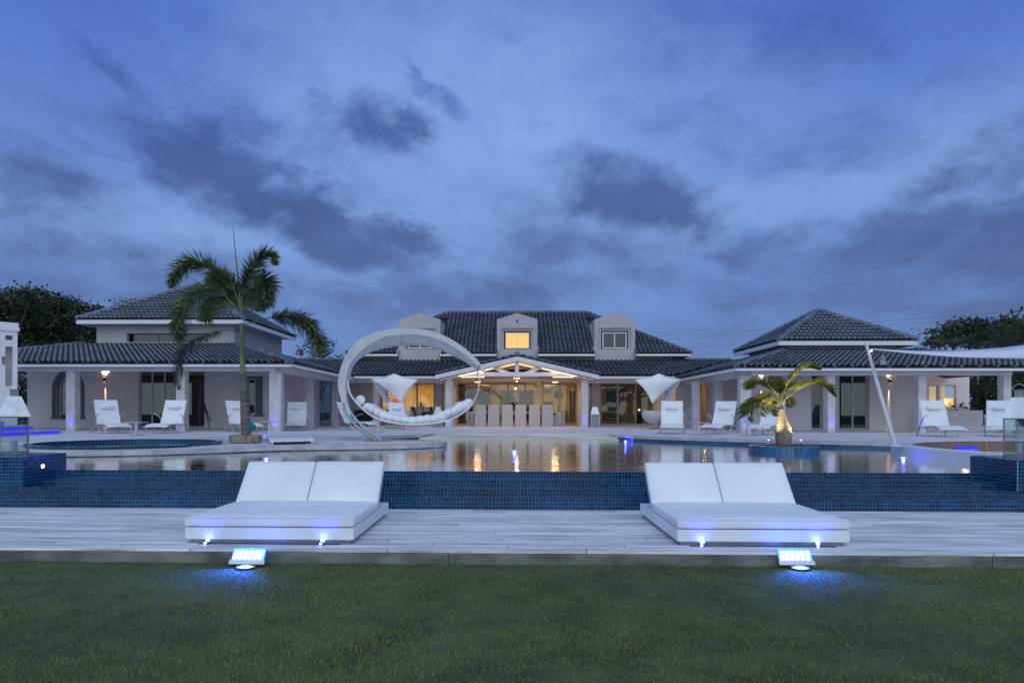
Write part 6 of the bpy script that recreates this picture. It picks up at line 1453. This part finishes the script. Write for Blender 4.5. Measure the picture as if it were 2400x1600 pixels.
# ---- white openwork wall on the left
wy = 22.0; XW = gx(41, wy, 850); AW = R(45)
t = thing('openwork_wall', 'white rendered garden wall with cut-out openings and moulded cap on the far left', 'wall', (XW, wy, ZP), AW); t['_o'] = (0, 0, 0)
def lx(u):
    dx, dy, _ = ray(u, 850); c_, s_ = -math.cos(AW), -math.sin(AW); k = (dx * wy - dy * XW) / (dy * c_ - dx * s_); return -k
zz = lambda v: gh(41, v, wy) - ZP
fw_ = MB(); xs_ = [-5, lx(4), lx(12.5), lx(30), 0.0]; ztop_, zb_ = zz(776), 0
def rect(a, b, c, d): fw_.box(a, b, 0, .30, c, d)
rect(xs_[0], xs_[1], zb_, ztop_); rect(xs_[3], xs_[4], zb_, ztop_); rect(xs_[1], xs_[2], zz(836), ztop_); rect(xs_[1], xs_[2], zb_, zz(856))
rect(xs_[2], xs_[3], zz(787), ztop_); rect(xs_[2], xs_[3], zz(813), zz(798)); rect(xs_[2], xs_[3], zb_, zz(905))
fw_.build('wall', M['white'], t)
m = MB(); m.box(-5, .05, -.06, .36, ztop_ + .001, zz(768)); m.build('moulding', M['white'], t); m = MB(); m.box(-5, .03, -.03, .33, zz(768) + .001, zz(757), bev=.01); m.build('cap', M['white'], t)
m = MB(); m.box(-5, -.002, .302, .36, 0, ztop_); m.build('back_panel', M['stucco'], t)
t['_o'] = (XW, wy, ZP)
M['poolblue'] = emis('pool_lens', (.10, .14, 1.0), 5)
# ---- pool lights
for u, v, dz, lb in ((1205, 1056, .02, 'in the middle of the pool'), (1466, 1032, .03, 'beside the beach entry on the right'), (1972, 1048, .03, 'beside the terrace right of the bottle palm'), (624, 1073, .03, 'under the peninsula edge above the left daybed'), (2117, 1071, .02, 'below the white rim of the sunken lounge')):
    x, y = gz(u, v, ZW + .004); t = thing('pool_light', 'small blue underwater light ' + lb, 'pool light', (x, y, ZW - .3), 0, 'blue lights in the pool')
    m = MB(); m.lathe([(.05, -.26), (.03, -.24), (.03, -.04), (.06, -.02)], (x, y, ZW), 14); m.build('stem', M['steel'], t)
    m = MB(); m.lathe([(.05, -.012), (.065, .002), (.03, .010)], (x, y, ZW), 16); m.build('lens', M['poolblue'], t); light('glow', 'POINT', (x, y, ZW + .05), 1.6, (.05, .06, 1), t, size=.03)
# ================================================================== PLANTS
def frond(path, mat, parent, n=90, ll=.30, lw=.018, style='plume', rad=.012, droop=.5, taper=True, name='frond', stem=.18, k=4, seed=None):
    """one palm frond: rachis tube and many narrow leaflets in one mesh"""
    r_ = random.Random(seed); C_ = crom(path, 10); d = [0]
    for a, b in zip(C_[:-1], C_[1:]): d.append(d[-1] + (b - a).length)
    Lt = d[-1]; m = MB(); m.tube(C_[::2] + ([C_[-1]] if len(C_) % 2 == 0 else []), [rad * (1 - .8 * i / len(C_[::2])) + .001 for i in range(len(C_[::2]) + (1 if len(C_) % 2 == 0 else 0))], 5)
    for i in range(n):
        s = stem + (1 - stem) * (i + r_.random() * .5) / n; t_ = min(s, .999) * Lt; j = int(np.searchsorted(d, t_)) - 1; j = max(0, min(len(C_) - 2, j))
        p = C_[j].lerp(C_[j + 1], (t_ - d[j]) / max(1e-6, d[j + 1] - d[j])); T = (C_[j + 1] - C_[j]).normalized()
        sidev = T.cross(Vector((0, 0, 1))); sidev = sidev.normalized() if sidev.length > .1 else Vector((0, 1, 0)); up = sidev.cross(T).normalized()
        env = (math.sin(math.pi * min(1, max(.0, (s - stem) / (1 - stem) * .82 + .16))) ** .6)
        for q in range(k):
            if style == 'plume': ph = r_.uniform(0, 2 * math.pi); rad_ = sidev * math.cos(ph) + up * math.sin(ph); fw = r_.uniform(.45, .95)
            else: sgn = 1 if q % 2 else -1; rad_ = sidev * sgn + up * r_.uniform(.15, .55); fw = r_.uniform(.55, .85)
            D = (T * fw + rad_.normalized()).normalized(); l_ = ll * env * r_.uniform(.75, 1.15); wv = D.cross(T).normalized(); w_ = wv * lw * .5 * r_.uniform(.7, 1.2)
            g_ = Vector((0, 0, -1)) * l_ * droop
            a = p; b = p + D * l_ * .5 + g_ * .12; c = p + D * l_ * .95 + g_ * .55
            m.add([a - w_ * .5, a + w_ * .5, b + w_, b - w_, c], [(0, 1, 2, 3), (3, 2, 4)])
    return m.build(name, M[mat], parent)
# ---- tall palm in its planter
py_ = gz(576, 1038, ZPN)[1] + .40; cxp = gx(576, py_)
pt = thing('stone_planter', 'low round planter with rusty streaks around the tall palm', 'planter', (cxp, py_, ZPN)); rp = .40
m = MB(); m.lathe([(rp - .02, .002), (rp, .01), (rp, .19), (rp - .03, .20), (rp - .07, .20), (rp - .08, .15)], (cxp, py_, ZPN), 40); m.build('drum', M['planter'], pt)
for i in range(40): a = 2 * math.pi * i / 40; m = MB(); m.box(-.011, .011, -.012, .004, .012, .185, Matrix.Translation((cxp + (rp + .003) * math.sin(a), py_ - (rp + .003) * math.cos(a), ZPN)) @ Matrix.Rotation(a, 4, 'Z')); m.build('rib', M['planter'], pt)
m = MB(); m.lathe([(rp - .085, .15), (rp - .2, .17)], (cxp, py_, ZPN), 24); m.build('soil', M['concrete'], pt)
PYp = py_; palm = thing('tall_palm', 'tall foxtail palm with a grey ringed trunk and arching plume fronds', 'palm tree', (cxp, PYp, ZPN + .17))
tr_ = [(577, 1019, 11.5), (575, 985, 11), (573.5, 950, 10), (572, 920, 8.5), (570.5, 890, 7), (569, 876, 6.5), (568, 850, 6.2), (567.5, 810, 5.4), (567, 780, 5), (567, 757, 5.2)]
def trunk_mesh(seq, Y, seg=14, ring=0):
    P, rr = [], []
    for i in range(len(seq) - 1):
        (u0, v0, r0), (u1, v1, r1) = seq[i], seq[i + 1]; nst = max(1, int(abs(v1 - v0) / 2.2))
        for k in range(nst): s = k / nst; P.append(P3(u0 + (u1 - u0) * s, v0 + (v1 - v0) * s, Y)); rr.append((r0 + (r1 - r0) * s) * Y / 1600 * (1 + (ring * (random.random() - .4) if ring else 0)))
    P.append(P3(seq[-1][0], seq[-1][1], Y)); rr.append(seq[-1][2] * Y / 1600); m = MB(); m.tube(P, rr, seg); return m
trunk_mesh(tr_[:6], PYp, 16, .10).build('trunk', M['bark'], palm, smooth=True)
trunk_mesh(tr_[5:], PYp, 14).build('crownshaft', M['barkgreen'], palm, smooth=True)
def fp(pts, y0, y1): # pixel path of crop 2 to space
    n = len(pts); return [P3(380 + a / 2.8, 500 + b / 2.8, PYp + y0 + (y1 - y0) * i / (n - 1)) for i, (a, b) in enumerate(pts)]
fl = [([(518, 650), (480, 520), (400, 420), (310, 350), (210, 315), (130, 350), (80, 410), (62, 480)], 0, -.5, 120, .30),
      ([(520, 650), (530, 520), (570, 400), (630, 300), (690, 260), (730, 280), (742, 330)], 0, .3, 115, .30),
      ([(522, 655), (560, 560), (620, 470), (665, 440), (690, 480), (680, 560), (650, 620)], 0, -.9, 100, .28),
      ([(516, 660), (450, 580), (380, 510), (290, 500), (200, 540), (140, 610), (110, 690), (115, 780), (130, 830)], 0, -.9, 125, .30),
      ([(516, 665), (470, 600), (400, 570), (330, 590), (290, 640), (275, 700)], 0, .8, 90, .30),
      ([(525, 735), (600, 715), (690, 690), (780, 675), (870, 685), (950, 730), (1010, 800), (1040, 860), (1035, 920)], 0, -.3, 125, .27),
      ([(520, 655), (500, 580), (470, 500), (420, 450), (360, 430), (300, 440)], 0, 1.0, 90, .28),
      ([(521, 655), (545, 600), (585, 560), (620, 570), (635, 610)], 0, 1.0, 70, .26)]
for i, (pts, y0, y1, n, ll) in enumerate(fl):
    frond(fp(pts, y0, y1), 'leafpalm', palm, int(n * .85), ll * 1.8, .040, 'plume', .016, .22, stem=.20 if i != 5 else .30, k=6, seed=i)
o = frond(fp([(515, 780), (470, 768), (410, 768), (340, 790), (260, 815), (190, 845), (140, 890), (112, 960), (100, 1050), (108, 1150)], 0, -.5), 'leafdead', palm, 100, .34, .018, 'plume', .010, .9, stem=.18, k=4, seed=40, name='dead_frond'); o['label'] = 'drooping dead brown frond'
m = MB(); m.tube(crom(fp([(500, 440), (488, 330), (475, 200), (461, 68)], 0, .1), 4), [.02, .02, .02, .019, .018, .017, .016, .014, .012, .010, .008, .005, .003], 6); m.tube(fp([(518, 660), (508, 550), (500, 440)], 0, 0), .022, 6); m.build('spear_leaf', M['leafpalm'], palm)
# ---- bottle palm on its tiled island
bY = 16.1; bx_ = gx(1837, bY); isl = thing('tiled_island', 'round blue mosaic planter island standing in the pool', 'planter', (bx_, bY, -.5)); ri = .78
m = MB(); m.ribbon([(bx_ + ri * math.cos(2 * math.pi * i / 64), bY + ri * math.sin(2 * math.pi * i / 64)) for i in range(64)], -.9, .575, closed=True); m.build('outer_wall', M['mosuv'], isl)
ZI = .575; m = annulus(Vector((bx_, bY, 0)), ri - .16, ri - .001, ZI - .2, ZI + .004, 64); m.build('rim', M['mosuv'], isl)
m = MB(); m.lathe([(ri - .165, -.05), (ri - .3, -.01), (.1, .02)], (bx_, bY, ZI), 32); m.build('soil', M['trunk'], isl)
bp_ = thing('bottle_palm', 'short bottle palm with a swollen ringed trunk lit from below', 'palm tree', (bx_, bY, ZI))
bt = [(1837, 1043, 15.5), (1836.5, 1030, 17.8), (1836.5, 1015, 18), (1836, 1003, 16.5), (1834.5, 990, 12.5), (1832.5, 978, 9), (1831, 965, 7.6), (1830, 957, 8)]
trunk_mesh(bt, bY, 20, .05).build('trunk', M['bottle'], bp_, smooth=True)
trunk_mesh([(1830, 957, 6.8), (1829.5, 950, 5), (1829, 942, 4), (1829, 930, 3)], bY, 12).build('crownshaft', M['bottle'], bp_, smooth=True)
def bpx(pts, y0, y1): n = len(pts); return [P3(1680 + a / 4.126, 700 + b / 4.126, bY + y0 + (y1 - y0) * i / (n - 1)) for i, (a, b) in enumerate(pts)]
bf = [([(615, 1000), (575, 910), (520, 850), (450, 810), (380, 820), (325, 870)], 0, -.35, .26), ([(612, 1015), (560, 970), (500, 950), (420, 970), (350, 1030), (300, 1110), (305, 1180)], 0, -.5, .28),
      ([(612, 1010), (560, 950), (500, 930), (450, 960), (420, 1040), (425, 1130)], 0, .4, .24), ([(625, 1000), (650, 900), (700, 800), (780, 710), (870, 655), (985, 680)], 0, -.1, .27),
      ([(628, 1010), (680, 950), (750, 900), (840, 850), (950, 820), (1050, 850), (1130, 930)], 0, -.3, .28), ([(618, 1000), (600, 900), (570, 820), (560, 760)], 0, .5, .20),
      ([(622, 1000), (640, 920), (680, 860), (760, 830), (850, 820)], 0, .6, .22), ([(610, 1020), (580, 990), (540, 1000), (525, 1060), (545, 1130)], 0, -.6, .18), ([(628, 1000), (670, 950), (700, 990), (702, 1050)], 0, .35, .13)]
for i, (pts, y0, y1, ll) in enumerate(bf): frond(bpx(pts, y0, y1), 'leafbottle', bp_, 50 if i < 7 else 26, ll * 1.6, .062, 'flat', .018, .30, stem=.28, k=2, seed=60 + i)
m = MB(); m.tube(bpx([(560, 760), (520, 660), (478, 595)], .1, 0), [.008, .006, .002], 5); m.tube(bpx([(905, 708), (985, 755)], 0, 0), .004, 4); m.build('spear_leaf', M['leafbottle'], bp_)
for u, v, lb in ((1800, 1037, 'left'), (1879, 1039, 'right')):
    x, y = gx(u, 15.82), 15.82; p = Vector((x, y, ZI + .005)); aim = (Vector((bx_ + (.10 if lb == 'right' else -.10), bY, 1.62)) - p).normalized(); t = thing('palm_spotlight', 'small white spotlight aimed up at the bottle palm, %s one' % lb, 'spotlight', tuple(p), 0, 'spotlights under the bottle palm')
    m = MB(); m.tube([p, p + Vector((0, 0, .07))], .010, 6); m.build('spike', M['steel'], t); m = MB(); m.tube([p + Vector((0, 0, .07)) - aim * .05, p + Vector((0, 0, .07)) + aim * .06], .032, 12); m.build('housing', M['alu'], t, smooth=True)
    q = p + Vector((0, 0, .07)) + aim * .065; m = MB(); m.tube([q, q + aim * .003], .024, 12); m.build('lens', M['warm'], t); light('beam', 'SPOT', q + aim * .03, 80, (1, .76, .34), t, aim, .02, 84, .8)
# ---- leafy trees
def tree(name, label, base, clumps, mat, parent_group=None, leaf=.16, dens=260, trunkr=.22, extra=None, flower=0, seed=1, layer=False):
    r = np.random.default_rng(seed); t = thing(name, label, 'tree' if 'bush' not in name else 'bush', base, 0, parent_group); m = MB(); b = Vector(base)
    cen = sum((Vector(c[:3]) for c in clumps), Vector()) / len(clumps); fork = b.lerp(cen, .35); fork.x = b.x + (cen.x - b.x) * .2
    m.tube(crom([b, b.lerp(fork, .5) + Vector((.08, 0, 0)), fork], 3), trunkr, 8)
    for c in clumps: cv = Vector(c[:3]); m.tube(crom([fork, fork.lerp(cv, .5) + Vector((0, 0, .12)), cv], 3), [trunkr * .5 * (1 - .13 * i) for i in range(7)], 5)
    m.build('trunk', M['trunk'], t)
    V, FL = [], []
    for (cx, cy, cz, rx, ry, rz) in clumps:
        ns = max(4, int(dens * rx * rz * .18)); subs = []
        for i in range(ns):   # twig ends on the shell of the clump
            d = r.normal(size=3); d /= np.linalg.norm(d); d[2] = d[2] * .9 + .15; k = r.uniform(.55, 1.05); subs.append(np.array((cx, cy, cz)) + d * k * np.array((rx, ry, rz)))
        nl = int(dens * rx * rz * 1.0 / ns) + 6
        for s_ in subs:
            sr = r.uniform(.22, .45) * min(1.3, .6 + rx * .3); cnt = nl
            p = s_ + r.normal(size=(cnt, 3)) * sr * np.array((1, 1, .55 if not layer else .28))
            fl_ = r.random() < flower
            a = r.normal(size=(cnt, 3)); a /= np.linalg.norm(a, axis=1)[:, None]; a[:, 2] *= .5; c2 = np.cross(a, r.normal(size=(cnt, 3))); c2 /= np.linalg.norm(c2, axis=1)[:, None] + 1e-9
            l_ = leaf * r.uniform(.6, 1.3, cnt)[:, None]; q = np.stack([p - c2 * l_ * .28, p + a * l_ * .5, p + c2 * l_ * .28, p - a * l_ * .5], 1)
            (FL if fl_ else V).append(q)
    for nm, arr, mt in (('crown', V, mat), ('blossom', FL, 'redflower')):
        if not arr: continue
        q = np.concatenate(arr).reshape(-1, 3) - np.array(base); n = len(q) // 4; me = bpy.data.meshes.new(nm); me.vertices.add(n * 4); me.vertices.foreach_set('co', q.astype(np.float32).ravel()); me.loops.add(n * 4); me.loops.foreach_set('vertex_index', np.arange(n * 4, dtype=np.int32)); me.polygons.add(n); me.polygons.foreach_set('loop_start', np.arange(0, n * 4, 4, dtype=np.int32)); me.update()
        me.materials.append(M[mt]); o = bpy.data.objects.new(nm, me); COL.objects.link(o); o.parent = t
    return t
def cl(lst, Y, dy=1.5): # (u, v, ru, rv) photo ellipses to clumps
    out = []
    for i, (u, v, ru, rv) in enumerate(lst): y = Y + dy * math.sin(i * 2.3); x, z = gy(u, v, y); k = y / 1600; out.append((x, y, z, ru * k, ru * k * .9, rv * k))
    return out
TY = 44
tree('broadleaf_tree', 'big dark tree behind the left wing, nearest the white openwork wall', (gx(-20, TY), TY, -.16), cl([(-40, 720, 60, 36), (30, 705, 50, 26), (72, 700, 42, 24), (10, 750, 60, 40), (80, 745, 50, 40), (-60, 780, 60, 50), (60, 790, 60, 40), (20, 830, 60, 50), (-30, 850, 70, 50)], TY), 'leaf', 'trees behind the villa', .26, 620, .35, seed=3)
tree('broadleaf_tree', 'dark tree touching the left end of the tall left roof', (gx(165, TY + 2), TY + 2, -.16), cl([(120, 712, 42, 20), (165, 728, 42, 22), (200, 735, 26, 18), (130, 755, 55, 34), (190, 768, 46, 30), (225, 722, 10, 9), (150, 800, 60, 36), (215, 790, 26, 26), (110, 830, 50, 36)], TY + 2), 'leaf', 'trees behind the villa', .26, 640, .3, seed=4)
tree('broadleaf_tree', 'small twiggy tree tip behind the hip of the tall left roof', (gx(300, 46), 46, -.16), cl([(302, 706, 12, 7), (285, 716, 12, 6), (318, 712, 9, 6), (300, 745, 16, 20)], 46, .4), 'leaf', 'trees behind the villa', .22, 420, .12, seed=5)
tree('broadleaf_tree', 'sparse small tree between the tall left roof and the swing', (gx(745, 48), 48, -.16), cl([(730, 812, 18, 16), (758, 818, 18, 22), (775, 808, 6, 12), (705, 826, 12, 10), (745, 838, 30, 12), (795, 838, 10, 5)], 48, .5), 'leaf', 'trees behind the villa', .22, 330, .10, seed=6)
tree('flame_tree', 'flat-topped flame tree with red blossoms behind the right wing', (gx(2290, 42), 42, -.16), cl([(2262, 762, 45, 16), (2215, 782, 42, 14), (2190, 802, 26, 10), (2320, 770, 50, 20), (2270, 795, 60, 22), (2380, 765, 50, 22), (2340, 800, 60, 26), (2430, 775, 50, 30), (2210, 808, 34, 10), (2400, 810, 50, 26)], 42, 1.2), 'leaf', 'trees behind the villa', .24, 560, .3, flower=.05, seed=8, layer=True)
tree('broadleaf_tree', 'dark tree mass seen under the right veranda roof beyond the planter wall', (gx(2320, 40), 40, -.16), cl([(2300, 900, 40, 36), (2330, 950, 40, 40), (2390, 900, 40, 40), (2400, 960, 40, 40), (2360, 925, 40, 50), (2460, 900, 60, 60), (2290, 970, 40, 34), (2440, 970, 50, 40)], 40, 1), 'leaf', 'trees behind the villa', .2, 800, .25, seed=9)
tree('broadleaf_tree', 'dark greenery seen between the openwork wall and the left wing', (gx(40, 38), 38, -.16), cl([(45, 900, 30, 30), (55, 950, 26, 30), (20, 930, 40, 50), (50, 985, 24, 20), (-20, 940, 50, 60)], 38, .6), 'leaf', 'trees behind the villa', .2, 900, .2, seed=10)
tree('planter_bush', 'dark bush growing behind the low planter wall of the right wing', (gx(2250, 29.4), 29.4, ZP), cl([(2240, 956, 16, 8), (2258, 955, 12, 9), (2222, 958, 10, 6)], 29.4, .2), 'leaf', None, .12, 900, .05, seed=11)
# palm leaves rising beyond the sail
fpal = thing('far_palm', 'dusty palm fronds rising behind the shade sail at the right edge', 'palm tree', (gx(2370, 34), 34, -.16)); b = P3(2360, 840, 34)
m = MB(); m.tube([(gx(2370, 34), 34, -.16), b], .12, 8); m.build('trunk', M['trunk'], fpal)
for i, (u, v, u2, v2) in enumerate(((2300, 800, 2268, 812), (2320, 780, 2275, 790), (2340, 775, 2325, 770), (2375, 770, 2385, 772), (2395, 790, 2425, 790), (2330, 800, 2290, 822))): frond([b, P3(u, v, 34 - .3 * i), P3(u2, v2, 34 - .5 * i)], 'leaf', fpal, 60, .5, .04, 'flat', .02, .6, stem=.15, k=2, seed=90 + i)
# bare branch and overhead lines
bt_ = thing('bare_branch', 'bare forked branch with seed heads above the flame tree at the right edge', 'branch', (gx(2385, 41), 41, 4.0)); 
for pts in ([(2385, 790), (2378, 760), (2372, 732), (2346, 743)], [(2372, 733), (2395, 726)], [(2380, 765), (2362, 750), (2350, 746)], [(2376, 745), (2388, 733), (2396, 724)]): m = MB(); m.tube([P3(u, v, 41) for u, v in pts], .035, 5); m.build('twig', M['trunk'], bt_)
for u, v in ((2346, 740), (2371, 729), (2395, 722)): m = MB(); m.ball(P3(u, v, 41), .08, .08, .14, 7, 5); m.build('seed_head', M['trunk'], bt_)
for k, (va, vb) in enumerate(((788, 722), (793, 728))):
    m = MB(); n = 24; m.tube([P3(760 + 1700 * s, 818 + (va - 788) + (vb - 818) * s + 14 * math.sin(math.pi * s), 60) for s in [i / n for i in range(n + 1)]], .007, 4); tag(m.build('power_line', M['black']), 'thin overhead wire crossing the sky behind the roofs, %s of the pair' % ('upper', 'lower')[k], 'power line', 'pair of overhead wires')
for o in list(bpy.data.objects):
    if '_o' in o: del o['_o']
